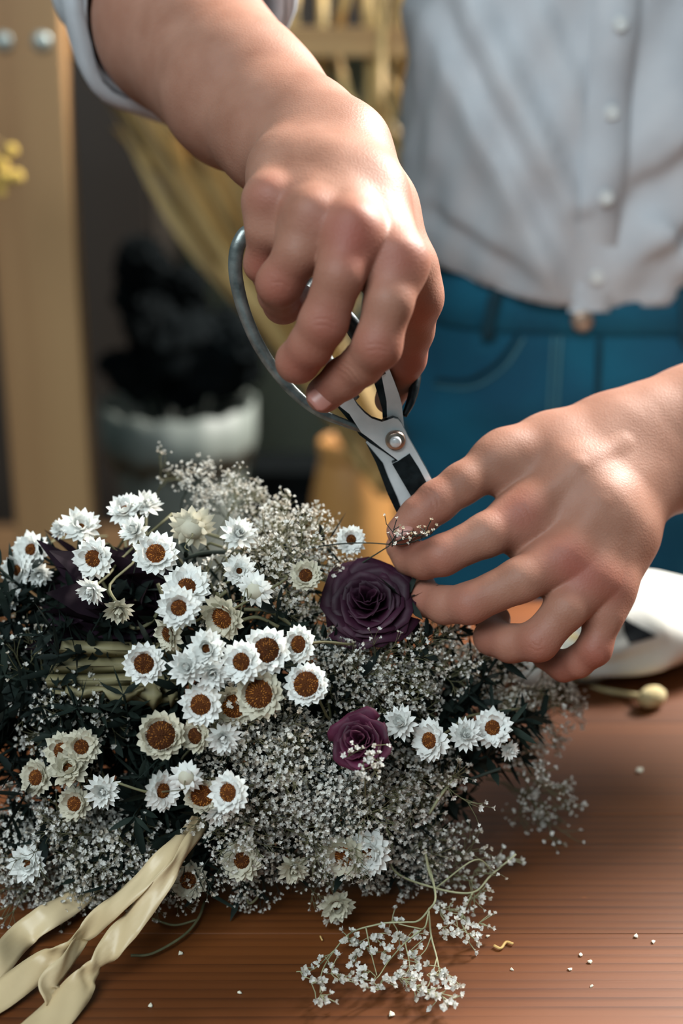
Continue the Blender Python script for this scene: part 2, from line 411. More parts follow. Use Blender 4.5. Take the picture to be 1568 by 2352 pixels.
L_red = [((1195,1178,.680),9,.6),((1300,1285,.670),9,.65),((1355,1330,.673),8,.5),((1408,1352,.681),8,.45),((1012,1285,.676),9,.35),((1065,1398,.671),9,.4),((1232,1490,.671),9,.45),
         ((1372,1505,.680),8,.6),((930,1240,.69),9,.45),((1290,1540,.692),8,.5),((960,1385,.69),8,.4),((1120,1475,.689),8,.35),((990,1155,.684),9,.3)]
L_crease = [[(1188,1172,.680),(1200,1186,.6795),(1205,1200,.680)],[(1200,1160,.680),(1212,1174,.6795),(1218,1190,.680)],
 [(1290,1270,.670),(1303,1280,.6695),(1312,1292,.670)],[(1222,1478,.6705),(1238,1484,.670),(1246,1470,.670)],[(1216,1486,.6705),(1232,1494,.670),(1244,1490,.670)],
 [(985,1125,.685),(1000,1140,.683),(1006,1160,.683)],[(975,1133,.685),(990,1148,.683),(996,1168,.683)],[(1378,1490,.680),(1390,1500,.6805),(1392,1512,.681)],
 ]

def build_arm(palm, tendons, fingers, reds, creases, h, kpalm, kfing):
    g = Grid((0,0,0), (h,h,h), h)
    bones = palm + [b for c in fingers.values() for b in c]
    lo, hi = g.bbox(bones, 0.006)
    g = Grid(lo, hi, h)
    g.body(palm, kpalm)
    for t in tendons: g.body(t, 0.0055)
    res = g.f.copy()
    for name, ch in fingers.items(): g.digit(g.f, ch, 0.0035, kfing.get(name, 0.009), res)
    g.f = res
    V, F = surface_nets(g.f, g.lo, h)
    red = np.zeros(len(V))
    for (p, r, w) in reds:
        c = np.array(P(*p)); red += w*np.exp(-((V-c)**2).sum(1)/(2*(r*0.001)**2))
    # cross creases over the joints, as fine relief
    rel = V - np.array(CAM); dep = rel @ np.array(FWD); sx = 784+FPX*rel[:, 0]/dep; sy = 1176-FPX*(rel @ np.array(UP))/dep; wr = np.zeros(len(V))
    for c in creases:
        pts = catmull([Vector((p[0], p[1], p[2])) for p in c], 8); near = np.abs(dep-c[1][2]) < .014; dd = np.full(len(V), 1e3)
        for a in pts: dd = np.minimum(dd, np.hypot(sx-a.x, sy-a.y))
        wr += near*np.exp(-(dd/3.2)**2)
    return V, F, np.clip(red, 0, 0.9), np.clip(wr, 0, 1)
Vr, Fr, Rr, Wr = build_arm(R_palm, R_tendon, R_fing, R_red, R_crease, 0.00088, 0.011, {'thumb': 0.010, 'little': .006, 'ring': .006, 'middle': .006, 'index': .007})
Vl, Fl, Rl, Wl = build_arm(L_palm, L_tendon, L_fing, L_red, L_crease, 0.00088, 0.011, {'thumb': 0.010, 'little': .007, 'ring': .007, 'middle': .007, 'index': .008})
def raw_mesh(name, V, F, mats, attrs=None):
    me = bpy.data.meshes.new(name); me.vertices.add(len(V)); me.vertices.foreach_set('co', np.asarray(V, np.float32).ravel())
    n = len(F); me.loops.add(n*4); me.loops.foreach_set('vertex_index', np.asarray(F, np.int32).ravel())
    me.polygons.add(n); me.polygons.foreach_set('loop_start', np.arange(0, n*4, 4, dtype=np.int32))
    me.polygons.foreach_set('use_smooth', np.ones(n, bool))
    me.update(calc_edges=True); me.validate()
    for k, v in (attrs or {}).items():
        at = me.attributes.new(k, 'FLOAT', 'POINT'); at.data.foreach_set('value', np.asarray(v, np.float32))
    for m in mats: me.materials.append(m)
    return me
# ------------------------------------------------------------------ the room
FLOOR = M('floor_boards', srgb(52, 46, 40), srgb(66, 58, 48), 6, rough=0.7, stretch=(1, 6, 1))
WALL = M('wall_paint', srgb(140, 156, 142), srgb(152, 166, 150), 3, rough=0.9, bump=0.1, bscale=60)
DARKWOOD = wood('dark_cupboard_wood', srgb(14, 11, 9), srgb(30, 23, 17), srgb(40, 31, 23), grain=60, rough=0.55, axis=2)
PINE = wood('pine', srgb(132, 88, 54), srgb(164, 124, 84), srgb(182, 146, 102), grain=40, rough=0.5, axis=2, rand=0.05, ring=0.3)
PINEX = wood('pine_rung', srgb(140, 98, 58), srgb(186, 148, 98), srgb(204, 168, 116), grain=70, rough=0.5, axis=0, rand=0.05)
m = MB(); m.box((-3.2, -1.5, -0.05), (3.2, 3.1, 0.0)); tag(m.build('floor', FLOOR), kind='structure')
m = MB(); m.box((-3.2, 3.0, 0.0), (3.2, 3.1, 2.8)); tag(m.build('wall_back', WALL), kind='structure')

# drying rack: a pine post on the left, rung bolted to it
rack = empty('drying_rack', (-0.366, 1.72, 0)); tag(rack, 'pine drying rack with a broad post and a rung hung with grasses', 'rack')
m = MB(); m.smooth = False; m.box((-0.050, -0.02, 0), (0.049, 0.025, 2.1)); o = m.build('post', PINE, rack); o.location = (0.0, 0, 0)
bv = o.modifiers.new('bevel', 'BEVEL'); bv.width = 0.004; bv.segments = 2
m = MB(); m.smooth = False; m.box((-0.20, 0.0, -0.016), (0.60, 0.03, 0.016)); o = m.build('rung', PINEX, rack); o.location = (0.0, 0.026, 1.128)
m = MB(); m.smooth = False; m.box((-0.025, 0.0, 0), (0.025, 0.035, 2.1)); o = m.build('post', PINE, rack); o.location = (0.56, 0.06, 0)
SCREW = M('zinc_screw', srgb(150, 160, 158), srgb(175, 182, 178), 80, rough=0.45, metal=0.6)
for px in (8, 96):
    m = MB(); m.lathe([(0.0, 0.006), (0.006, 0.0055), (0.0105, 0.003), (0.011, 0.0)], 16); m.lathe([(0, 0.0065), (0.003, 0.0065), (0.003, 0.0055)], 8)
    o = m.build('screw', SCREW, rack); w = P(px, 95, 1.70*math.cos(PITCH)+0.05*math.sin(PITCH))
    o.location = (w.x+0.366, -0.021, w.z); o.rotation_euler = (math.pi/2, 0, 0)

# dark cupboard behind the rack
cup = empty('cupboard', (-0.62, 2.45, 0)); tag(cup, 'dark brown wooden cupboard standing against the back wall', 'cupboard')
m = MB(); m.smooth = False; m.box((-0.35, 0.02, 0.0), (0.30, 0.5, 2.05)); m.build('body', DARKWOOD, cup)
for i, x0 in enumerate((-0.34, -0.02)):
    m = MB(); m.smooth = False; m.box((x0, 0.0, 0.06), (x0+0.31, 0.018, 2.0)); d = m.build('door', DARKWOOD, cup)
    m = MB(); m.lathe([(0, 0.024), (0.008, 0.022), (0.011, 0.014), (0.006, 0.006), (0.006, 0.0)], 12)
    k = m.build('knob', SCREW, d); k.location = (-0.055 if i == 0 else 0.02, 0.0, 1.0); k.rotation_euler = (math.pi/2, 0, 0)

wsh = empty('wall_cabinet', (0.12, 2.62, 1.10)); tag(wsh, 'dark wall cabinet behind the hanging grasses', 'cabinet')
m = MB(); m.smooth = False; m.box((-0.25, 0.02, 0), (0.45, 0.37, 0.7)); m.build('body', DARKWOOD, wsh)
for x0 in (-0.24, 0.105):
    m = MB(); m.smooth = False; m.box((x0, 0, 0.01), (x0+0.335, 0.018, 0.69)); m.build('door', DARKWOOD, wsh)

# low bench carrying the vase and pot
BENCH = wood('bench_wood', srgb(40, 28, 18), srgb(84, 62, 40), srgb(100, 76, 50), grain=60, rough=0.5, axis=0)
bench = empty('low_bench', (-0.05, 2.0, 0)); tag(bench, 'low brown wooden bench behind the bouquet holding vase and pot', 'bench')
for i in range(4):
    m = MB(); m.smooth = False; m.box((-0.7, -0.02, 0.27), (0.7, 0.142, 0.30)); o = m.build('board', BENCH, bench); o.location = (0, -0.25+i*0.15+0.004*i, 0)
for sx in (-0.62, 0.56):
    for sy in (-0.22, 0.28):
        m = MB(); m.smooth = False; m.box((0, 0, 0), (0.06, 0.06, 0.27)); o = m.build('leg', BENCH, bench); o.location = (sx, sy, 0)

# grey-white lace edged vase with a dark dried bunch
CERAM = M('grey_ceramic', srgb(98, 106, 101), srgb(114, 120, 114), 18, rough=0.55, bump=0.25, bscale=40)
vz = 0.30; w = P(412, 1000, 2.08)
vase = empty('lace_vase', (w.x, w.y, vz)); tag(vase, 'grey-white vase with a scalloped lace rim holding dark dried flowers', 'vase')
m = MB()
m.lathe([(0.0, 0.004), (0.062, 0.0), (0.072, 0.012), (0.084, 0.12), (0.094, 0.22), (0.101, 0.29), (0.103, 0.31), (0.098, 0.31), (0.090, 0.22), (0.078, 0.12), (0.06, 0.02), (0.0, 0.02)], 40); m.build('body', CERAM, vase)
m = MB()
N_ = 72; vs_ = []; fs_ = []
for k in range(N_):
    a = 2*math.pi*k/N_; dip = 0.018*abs(math.sin(a*7))
    for (r, z) in ((0.107, 0.255-dip), (0.112, 0.275-dip*0.3), (0.113, 0.322+dip*0.35), (0.108, 0.322+dip*0.35)): vs_.append((r*math.cos(a), r*math.sin(a), z))
for k in range(N_):
    k2 = (k+1) % N_
    for j in range(3): fs_.append((k*4+j, k2*4+j, k2*4+j+1, k*4+j+1))
    fs_.append((k*4+3, k2*4+3, k2*4, k*4))
m.add(vs_, fs_); m.build('lace_rim', CERAM, vase)
BLACK = M('black_dried', srgb(2, 6, 8), srgb(6, 12, 14), 40, rough=0.95, rand=0.3, spec=0.1)
bunch = empty('dark_dried_bunch', (w.x, w.y, vz+0.2)); tag(bunch, 'bunch of black-green dried flower heads in the lace vase', 'dried flowers')
rr = random.Random(3)
heads = [(330,610,62),(318,680,60),(345,740,62),(425,655,46),(415,720,60),(400,800,80),(470,790,72),(545,790,58),(490,850,70),(350,820,60),(575,760,34),(430,870,70),(520,740,36),(320,872,55),(270,840,42),(555,850,48)]
def rough_head(name, r, mat, seed, lv=3, spike=0.22):
    bm = bmesh.new(); bmesh.ops.create_icosphere(bm, subdivisions=lv, radius=r); q = random.Random(seed)
    for v in bm.verts: v.co *= 1 + q.uniform(-spike, spike)
    me = bpy.data.meshes.new(name); bm.to_mesh(me); bm.free(); me.materials.append(mat); return me
hm = [rough_head('flower_head', 1.0, BLACK, s) for s in range(4)]
for i, (px, py, rp) in enumerate(heads):
    d = 2.08 + rr.uniform(-0.06, 0.05); r = rp/FPX*d
    o = link('flower_head', hm[i % 4], bunch); o.location = P(px, py, d) - Vector(bunch.location); o.scale = (r, r*0.9, r*1.05); o.rotation_euler = (rr.random()*6, rr.random()*6, 0)
    s = MB(); a = Vector(o.location); s.tube(catmull([a, a*0.5+Vector((0, 0, 0.0)), Vector((a.x*0.2, a.y*0.2, -0.1))], 4), 0.003, 5); s.build('stem', BLACK, bunch)

# terracotta pot and a dark box
TERRA = M('ochre_pot', srgb(176, 124, 66), srgb(192, 138, 76), 14, rough=0.6, bump=0.15)
w = P(812, 1080, 1.86)
pot = empty('ochre_pot', (w.x, w.y, 0.30)); tag(pot, 'round ochre clay pot behind the open scissors', 'pot')
m = MB(); m.lathe([(0, 0.003), (0.036, 0), (0.046, 0.02), (0.056, 0.10), (0.059, 0.19), (0.055, 0.26), (0.046, 0.305), (0.040, 0.315)], 36); m.build('body', TERRA, pot)
m = MB(); m.lathe([(0.040, 0.312), (0.046, 0.318), (0.047, 0.335), (0.041, 0.338), (0.036, 0.33), (0.034, 0.30), (0.0, 0.28)], 36); m.build('rim', TERRA, pot)
w = P(655, 1082, 2.25)
box = empty('dark_box', (w.x, w.y, 0.30)); tag(box, 'small flat black box on the bench left of the ochre pot', 'box')
m = MB(); m.smooth = False; m.box((-0.05, -0.04, 0), (0.05, 0.06, w.z-0.30-0.004)); m.build('body', BLACK, box)
m = MB(); m.smooth = False; m.box((-0.052, -0.042, w.z-0.304), (0.052, 0.062, w.z-0.30+0.012)); m.build('lid', BLACK, box)

# golden dried grasses over the rack and a leaning sheaf
STRAW = M('straw', srgb(150, 112, 58), srgb(214, 186, 126), 26, rough=0.6, stretch=(1, 1, .1), rand=0.45, trans=0.15)
def stalk_mesh(name, L, seed, r=0.0035, ear=True):
    q = random.Random(seed); m = MB()
    pts = [(q.uniform(-.012, .012)*i, q.uniform(-.012, .012)*i, -L*i/4) for i in range(5)]
    m.tube(catmull(pts, 3), r, 5); 
    me_stem = m.mesh('stem', STRAW); e = MB()
    if ear:
        for k in range(26):
            t = 0.70+0.30*k/26; z = -L*t; a = k*2.4; c = Vector((pts[-1][0]*t, pts[-1][1]*t, z)); d = Vector((math.cos(a), math.sin(a), -1.4)).normalized()
            tip = c + d*0.03; s = d.cross(Vector((0, 0, 1))).normalized()*0.006
            e.add([c, c+d*0.014+s, tip, c+d*0.014-s], [(0, 1, 2, 3)])
    return me_stem, (e.mesh('ear', STRAW) if ear else None)
sm = [stalk_mesh('stalk', 0.42, s) for s in range(5)]
q = random.Random(11)
xs = sorted([668, 684, 745, 800, 822, 846, 868, 897, 915, 930, 946, 836, 880])
for i, px in enumerate(xs):
    d = 1.66 + q.uniform(-0.04, 0.10); top = P(px + q.uniform(-4, 4), q.uniform(-160, -20), d)
    s, e = sm[i % 5]; root = link('grass_stalk', s); root.location = top; sc = q.uniform(0.6, 0.95); root.scale = (1.7, 1.7, sc)
    root.rotation_euler = (q.uniform(-.1, .1), q.uniform(-.16, .16), q.random()*6)
    link('ear', e, root)
    tag(root, 'golden dried grass stalk hanging from the rack rung, ' + ORD[i], 'dried grass', 'grasses hanging from the rack')
lm = []
for sd in range(4):
    q2 = random.Random(sd+40); m = MB(); pts = catmull([(0, 0, 0), (q2.uniform(-.02, .02), q2.uniform(-.02, .02), .22), (q2.uniform(-.035, .035), 0, .45), (q2.uniform(-.06, .06), 0, .66)], 5)
    vs_ = []; n = len(pts)
    for i, p in enumerate(pts):
        t = i/(n-1); wd = 0.011*math.sin(math.pi*min(1, t*0.9+0.12)); 
        vs_ += [p+Vector((-wd, -.003, 0)), p+Vector((0, .003, 0)), p+Vector((wd, -.003, 0))]
    m.add(vs_, [(3*i+j, 3*i+j+1, 3*i+j+4, 3*i+j+3) for i in range(n-1) for j in (0, 1)]); lm.append(m.mesh('blade', STRAW))
base = P(905, 1120, 1.78); tip = P(330, 150, 1.72); ax = (tip-base).normalized()
sheaf = empty('grass_sheaf', base); tag(sheaf, 'slanting sheaf of long golden grass blades behind the scissors', 'dried grass')
for i in range(46):
    o = link('blade', lm[i % 4], sheaf)
    d = (ax + RIGHT*q.gauss(0, .036) + UP*q.gauss(0, .034) + FWD*q.gauss(0, .05)).normalized()
    o.rotation_euler = (frame(d).to_4x4() @ Matrix.Rotation(q.random()*6.3, 4, 'Z')).to_euler()
    o.location = RIGHT*q.uniform(-.03, .03) + FWD*q.uniform(-.03, .03) + ax*q.uniform(-.02, .06); o.scale = (1.15, 1.15, q.uniform(.85, 1.12))
# yellow button flowers at the left edge
YEL = M('yellow_button', srgb(196, 160, 66), srgb(214, 182, 96), 120, rough=0.8, bump=0.5)
bl = rough_head('flower_head', 1.0, YEL, 9, 3, 0.07)
for i, (px, py, rp) in enumerate(sorted([(26,345,15),(4,378,16),(14,408,17),(38,405,16),(2,440,12),(-24,360,16),(-18,420,15)])):
    d = 1.5; r = rp/FPX*d; c = P(px, py, d)
    root = empty('button_flower', c); tag(root, 'yellow button flower in front of the pine post, ' + ORD[i], 'dried flower', 'yellow button flowers')
    o = link('flower_head', bl, root); o.scale = (r, r, r)
    s = MB(); s.tube(catmull([(0, 0, 0), (-0.04, 0.02, 0.03), (-0.09, 0.06, 0.10)], 4), 0.0007, 5); s.build('stem', STRAW, root)

# ------------------------------------------------------------------ the work table
TABLE = wood('table_pine_stain', srgb(50, 23, 8), srgb(88, 46, 18), srgb(122, 68, 28), grain=120, rough=0.48, axis=0, rand=0.14, wear=True, ring=0.42, contrast=0.6)
table = empty('work_table', (0, 0.62, 0)); tag(table, 'reddish-brown stained wooden work table of wide boards', 'table')
edges = [0.26, 0.367, 0.474, 0.581, 0.688, 0.795, 0.902, 0.985]
for y0, y1 in zip(edges[:-1], edges[1:]):
    m = MB(); m.smooth = False; h_ = (y1-y0)/2 - 0.0001; m.box((-0.75, -h_, -0.028), (0.85, h_, 0.0)); o = m.build('board', TABLE, table)
    o.location = (0, (y0+y1)/2-0.62, TABLE_Z); bv = o.modifiers.new('bevel', 'BEVEL'); bv.width = 0.0005; bv.segments = 2
for sx in (-0.70, 0.74):
    for sy in (0.30, 0.90):
        m = MB(); m.smooth = False; m.box((0, 0, 0), (0.06, 0.06, TABLE_Z-0.028)); o = m.build('leg', TABLE, table); o.location = (sx, sy-0.62, 0)
m = MB(); m.smooth = False; m.box((-0.66, 0, 0), (0.74, 0.022, 0.08)); o = m.build('apron', TABLE, table); o.location = (0, 0.91-0.62, TABLE_Z-0.11)
o = o.copy(); COL.objects.link(o); o.parent = table; o.location = (0, 0.32-0.62, TABLE_Z-0.11)
# ------------------------------------------------------------------ the person
COTTON = M('white_cotton', srgb(186, 190, 196), srgb(198, 201, 206), 30, rough=0.85, bump=0.08, bscale=1200, trans=0.1)
DENIM = M('blue_denim', srgb(0, 70, 96), srgb(2, 88, 114), 14, rough=0.9, bump=0.3, bscale=900)
DENIMD = M('blue_denim_seam', srgb(0, 44, 58), srgb(2, 58, 74), 40, rough=0.9)
STITCH = M('denim_stitch', srgb(70, 120, 132), srgb(90, 136, 144), 40, rough=0.8)
COPPER = M('copper_button', srgb(150, 128, 112), srgb(176, 152, 134), 60, rough=0.4, metal=0.5)
person = empty('person', (0.195, 1.20, 0)); tag(person, 'person in a white shirt and blue jeans trimming flowers with scissors', 'person')
CX, CY = 0.195, 1.20
# torso and upper arms under the clothes, coarse grid
SH_R = Vector((0.03, 1.20, 1.36)); SH_L = Vector((0.36, 1.18, 1.36)); EL_R = P(345,-140,.872); EL_L = P(2010,838,.856)
gt = Grid((-0.2, 0.75, 0.80), (0.55, 1.36, 1.62), 0.007)
V_ = Vector
gt.body([(V_((CX-.05, CY, .86)), V_((CX-.045, CY, 1.0)), .062, .055), (V_((CX+.05, CY, .86)), V_((CX+.045, CY, 1.0)), .062, .055),
         (V_((CX-.05, CY, 1.0)), V_((CX-.07, CY, 1.28)), .062, .075), (V_((CX+.05, CY, 1.0)), V_((CX+.07, CY, 1.28)), .062, .075),
         (SH_R, SH_L, .05, .05), (V_((CX, CY, 1.36)), V_((CX, CY-.01, 1.52)), .055, .05),
         (SH_R, EL_R, .048, .040), (SH_L, EL_L, .048, .040)], 0.03)
Vt, Ft = surface_nets(gt.f, gt.lo, gt.h)
Vall = np.concatenate([Vr, Vl, Vt]) - np.array(person.location)
Fall = np.concatenate([Fr, Fl+len(Vr), Ft+len(Vr)+len(Vl)]); red = np.concatenate([Rr, Rl, np.zeros(len(Vt))])
link('body', raw_mesh('body', Vall, Fall, [SKIN], {'red': red, 'wrinkle': np.concatenate([Wr, Wl, np.zeros(len(Vt))])}), person)['label'] = 'bare forearms and hands, fair skin reddened at the knuckles'

def nail(tip, along, normal, w, l, r):
    """a nail plate lying on the finger; along points to the fingertip"""
    z = Vector(normal); y = Vector(along); y = (y - z*y.dot(z)/z.dot(z)).normalized(); z = (z - y*z.dot(y)).normalized(); x = y.cross(z)
    m = MB(); nu, nv = 9, 9; vs_ = []
    for j in range(nv):
        v = -1+2*j/(nv-1); ww = w*(1-0.22*abs(v)**4) * (1.0 if v > -0.2 else math.sqrt(max(0.05, 1-((v+0.2)/0.8)**2*0.75)))
        ww *= math.sqrt(max(0.08, 1-max(0, v-.55)**2*2.6))
        for i in range(nu):
            u = -1+2*i/(nu-1); a = u*ww/r
            vs_.append(Vector(tip) + x*(math.sin(a)*r) + z*((math.cos(a)-1)*r - 0.0007*max(0, v)**2 - .0009*max(0, -v)**3 + 0.0004*(1-u*u)) + y*(v*l))
    m.add(vs_, [(j*nu+i, j*nu+i+1, (j+1)*nu+i+1, (j+1)*nu+i) for j in range(nv-1) for i in range(nu-1)])
    o = m.build('fingernail', NAIL, person); rebase(person, o)
    s = o.modifiers.new('thick', 'SOLIDIFY'); s.thickness = 0.0006; s.offset = 0
    return o
nail(P(746,905,.6306), P(735,925,.640)-P(778,878,.628), camdir(0.05, 0.10, 1.0), .0062, .0074, .0082)
nail(P(921,1214,.6825), P(905,1236,.690)-P(962,1186,.688), camdir(-0.30, 0.62, .72), .0050, .0058, .0074)

# shirt: a loft around the torso with real folds
def tor(z):     # half width, half depth of the shirt
    t = (z-0.95)/(1.40-0.95)
    return np.interp(z, [0.93, 0.965, 1.0, 1.06, 1.12, 1.18, 1.26, 1.34, 1.40, 1.43], [.128, .126, .134, .144, .142, .136, .150, .178, .150, .07]), \
           np.interp(z, [0.93, 0.965, 1.0, 1.06, 1.12, 1.18, 1.26, 1.34, 1.40, 1.43], [.100, .100, .106, .112, .110, .108, .112, .10, .075, .05])
FOLDS = [((.068, 1.17), (.172, .962), .022, .013), ((.10, 1.18), (.175, 1.03), .021, .014), ((.13, 1.20), (.185, 1.09), .010, .012),
         ((.30, 1.13), (.232, 1.06), .016, .018), ((.31, 1.06), (.24, 1.00), .012, .012), ((.235, 1.02), (.285, .965), .010, .009), ((.07, 1.02), (.15, .975), -.006, .008), ((.33, 1.0), (.27, .98), .006, .01)]
def hem(th):  return 0.951 + 0.030*max(0, -math.sin(th)*0 + math.cos(th)*-1)**1.5
def shirt_pt(th, z, off=0.0):
    """th: 0 = person's left (picture right), -pi/2 = front"""
    a, b = tor(z); c, s = math.cos(th), math.sin(th)
    x = CX + a*math.copysign(abs(c)**0.85, c); y = CY + b*math.copysign(abs(s)**0.85, s); d = 0
    if s < 0.2:
        for (p, q, amp, w) in FOLDS:
            ux, uz = q[0]-p[0], q[1]-p[1]; L2 = ux*ux+uz*uz; t = ((x-p[0])*ux+(z-p[1])*uz)/L2; tc = min(1, max(0, t))
            dx, dz = x-p[0]-ux*tc, z-p[1]-uz*tc; side = (ux*dz-uz*dx); dd = math.hypot(dx, dz)
            ww = w*(0.55 if side > 0 else 1.6)
            d += amp*math.exp(-(dd/ww)**2)*(0.35+0.65*math.sin(math.pi*min(1, max(0, t*0.8+0.1))))
    d += 0.0022*math.sin(th*9+z*40) + 0.0018*math.sin(th*17-z*63)
    n = Vector((c/a, s/b, 0)).normalized()
    return Vector((x, y, z)) + n*(d+off)
shirt = MB(); nu = 150; zs = np.linspace(0, 1, 90); grid = []
for t in zs:
    row = []
    for k in range(nu):
        th = 2*math.pi*k/nu; h0 = hem(th); z = h0 + (1.43-h0)*t
        row.append(shirt_pt(th, z, 0.006*math.exp(-((z-h0-.03)/.03)**2)))
    grid.append(row)
shirt.add([p-Vector(person.location) for r_ in grid for p in r_], [(i*nu+k, i*nu+(k+1) % nu, (i+1)*nu+(k+1) % nu, (i+1)*nu+k) for i in range(len(zs)-1) for k in range(nu)])
so = shirt.build('shirt', COTTON, person); so['label'] = 'loose white button-up shirt with rolled sleeves'
md = so.modifiers.new('thick', 'SOLIDIFY'); md.thickness = 0.0015; md.offset = -1
# hem stitching band
m = MB(); m.tube([shirt_pt(2*math.pi*k/80, hem(2*math.pi*k/80)+0.001, .001)-Vector(person.location) for k in range(81)], 0.0016, 6); m.build('hem', COTTON, so)
# button placket
m = MB(); rows = []
for i in range(70):
    z = hem(-math.pi/2)-.004 + (1.42-hem(-math.pi/2))*i/69
    for (dx, o_) in ((-.016, .0005), (-.0155, .0035), (.0, .0042), (.0155, .0042), (.016, .0005)):
        a, b = tor(z); xx = dx + 0.012*(z-1.03)/.2*0.35; cth = max(-.999, min(.999, xx/a)); cth = math.copysign(abs(cth)**(1/.85), cth); th = -math.acos(cth)
        rows.append(shirt_pt(th, z, o_)-Vector(person.location))
m.add(rows, [(i*5+j, i*5+j+1, (i+1)*5+j+1, (i+1)*5+j) for i in range(69) for j in range(4)])
m.build('placket', COTTON, so)
PEARL = M('shirt_button', srgb(200, 204, 204), srgb(216, 218, 216), 80, rough=0.3)
for z in (.975, 1.037, 1.098, 1.16, 1.225, 1.29):
    c = shirt_pt(-math.pi/2, z, .006); m = MB()
    m.lathe([(0, .0014), (.0022, .001), (.0036, .0018), (.0052, .0018), (.0055, .0006), (.0052, 0)], 18)
    o = m.build('button', PEARL, so); o.location = c - Vector(person.location) + Vector((.003+.02*(z-1.03), 0, 0)); o.rotation_euler = (math.pi/2, 0, 0)
# sleeves, rolled above the elbow
def sleeve(sh, path, radii, name='sleeve'):
    m = MB(); pts = catmull(path, 10); n = len(pts); rad = lerplist(radii, n); nu = 44; nrm = None; vs_ = []
    for i, p in enumerate(pts):
        t = (pts[min(i+1, n-1)]-pts[max(i-1, 0)]).normalized()
        if nrm is None: nrm = t.cross(Vector((0, 0, 1))).normalized()
        nrm = (nrm - t*nrm.dot(t)).normalized(); b = t.cross(nrm)
        for k in range(nu):
            a = 2*math.pi*k/nu; r = rad[i]*(1+.035*math.sin(3*a+i*.35)+.03*math.sin(5*a-i*.6)+.02*math.sin(i*1.1+2*a))
            vs_.append(p+nrm*math.cos(a)*r+b*math.sin(a)*r-Vector(person.location))
    m.add(vs_, [(i*nu+k, i*nu+(k+1) % nu, (i+1)*nu+(k+1) % nu, (i+1)*nu+k) for i in range(n-1) for k in range(nu)])
    o = m.build(name, COTTON, so); s = o.modifiers.new('thick', 'SOLIDIFY'); s.thickness = .002; s.offset = -1
    # rolled cuff band
    m = MB(); prof = [(-.045, .004), (-.042, .0075), (-.02, .0085), (-.002, .0075), (.001, .003), (-.001, -.001)]; vs_ = []
    p = pts[-1]; t = (pts[-1]-pts[-3]).normalized(); nrm = (nrm - t*nrm.dot(t)).normalized(); b = t.cross(nrm); i = n-1
    for (s_, o_) in prof:
        for k in range(nu):
            a = 2*math.pi*k/nu; r = rad[i]*(1+.035*math.sin(3*a+i*.35)+.03*math.sin(5*a-i*.6)+.02*math.sin(i*1.1+2*a))+o_+.0012*math.sin(7*a)
            vs_.append(p+t*(s_+.004*math.sin(2*a+1))+nrm*math.cos(a)*r+b*math.sin(a)*r-Vector(person.location))
    m.add(vs_, [(j*nu+k, j*nu+(k+1) % nu, (j+1)*nu+(k+1) % nu, (j+1)*nu+k) for j in range(len(prof)-1) for k in range(nu)])
    m.build('cuff', COTTON, so)
sleeve(SH_R, [SH_R+Vector((.03, 0, -.02)), SH_R*.55+EL_R*.45+Vector((0, 0, .005)), EL_R+Vector((.0, .02, .0)), P(424, 46, .812)], [.072, .064, .061, .0575])
sleeve(SH_L, [SH_L+Vector((-.03, 0, -.02)), SH_L*.55+EL_L*.45, EL_L+Vector((0, .02, 0)), P(1890, 872, .825)], [.072, .066, .064, .060])
m = MB(); m.tube([(CX-Vector(person.location).x+.056*math.cos(a), -.008+.052*math.sin(a), 1.435+.012*math.sin(a)) for a in np.linspace(0, 2*math.pi, 33)], .014, 8, flat=.5); m.build('collar', COTTON, so)

# jeans
def hipr(z): return np.interp(z, [.70, .80, .87, .93, .985, 1.01], [.146, .147, .149, .138, .120, .116]), np.interp(z, [.70, .80, .87, .93, .985, 1.01], [.10, .105, .104, .098, .092, .09])
def jean_pt(th, z, off=0.0):
    a, b = hipr(z); c, s = math.cos(th), math.sin(th)
    d = .0022*math.sin(th*6+z*30)+.0035*math.exp(-((z-.86-.35*(math.cos(th)+.6)*.12)/.014)**2)+.003*math.exp(-((z-.80+.05*math.cos(th))/.016)**2)
    return Vector((CX+.008+(a+d+off)*math.copysign(abs(c)**.85, c), CY+(b+d+off)*math.copysign(abs(s)**.85, s), z)) - Vector(person.location)
m = MB(); nu = 80; zz = np.linspace(.70, .975, 34)
m.add([jean_pt(2*math.pi*k/nu, z) for z in zz for k in range(nu)], [(i*nu+k, i*nu+(k+1) % nu, (i+1)*nu+(k+1) % nu, (i+1)*nu+k) for i in range(len(zz)-1) for k in range(nu)])
for sx in (-1, 1):   # legs
    m.tube(catmull([(sx*.066, 0, .76), (sx*.074, 0, .5), (sx*.085, .01, .25), (sx*.085, .02, .03)], 5), lerplist([.076, .070, .064, .058], 16), 20)
jo = m.build('jeans', DENIM, person)
m = MB(); rows = [jean_pt(2*math.pi*k/nu, z, o_) for (z, o_) in ((.928, .001), (.93, .0045), (.966, .0045), (.969, .001)) for k in range(nu)]
m.add(rows, [(i*nu+k, i*nu+(k+1) % nu, (i+1)*nu+(k+1) % nu, (i+1)*nu+k) for i in range(3) for k in range(nu)]); m.build('waistband', DENIM, jo)
for x in (-.078, .062, .115):
    a, b = hipr(.95); cth = x/a; th = -math.acos(math.copysign(abs(cth)**(1/.85), cth)); m = MB()
    for dz in range(1):
        pts = [jean_pt(th, z, o_) for (z, o_) in ((.922, .004), (.930, .008), (.950, .0095), (.968, .008), (.975, .004))]
        vs_ = []
        for p in pts: vs_ += [p+Vector((-.0055, .001, 0)), p+Vector((-.005, -.0012, 0)), p+Vector((.005, -.0012, 0)), p+Vector((.0055, .001, 0))]
        m.add(vs_, [(i*4+j, i*4+j+1, i*4+j+5, i*4+j+4) for i in range(4) for j in range(3)])
    m.build('belt_loop', DENIMD, jo)
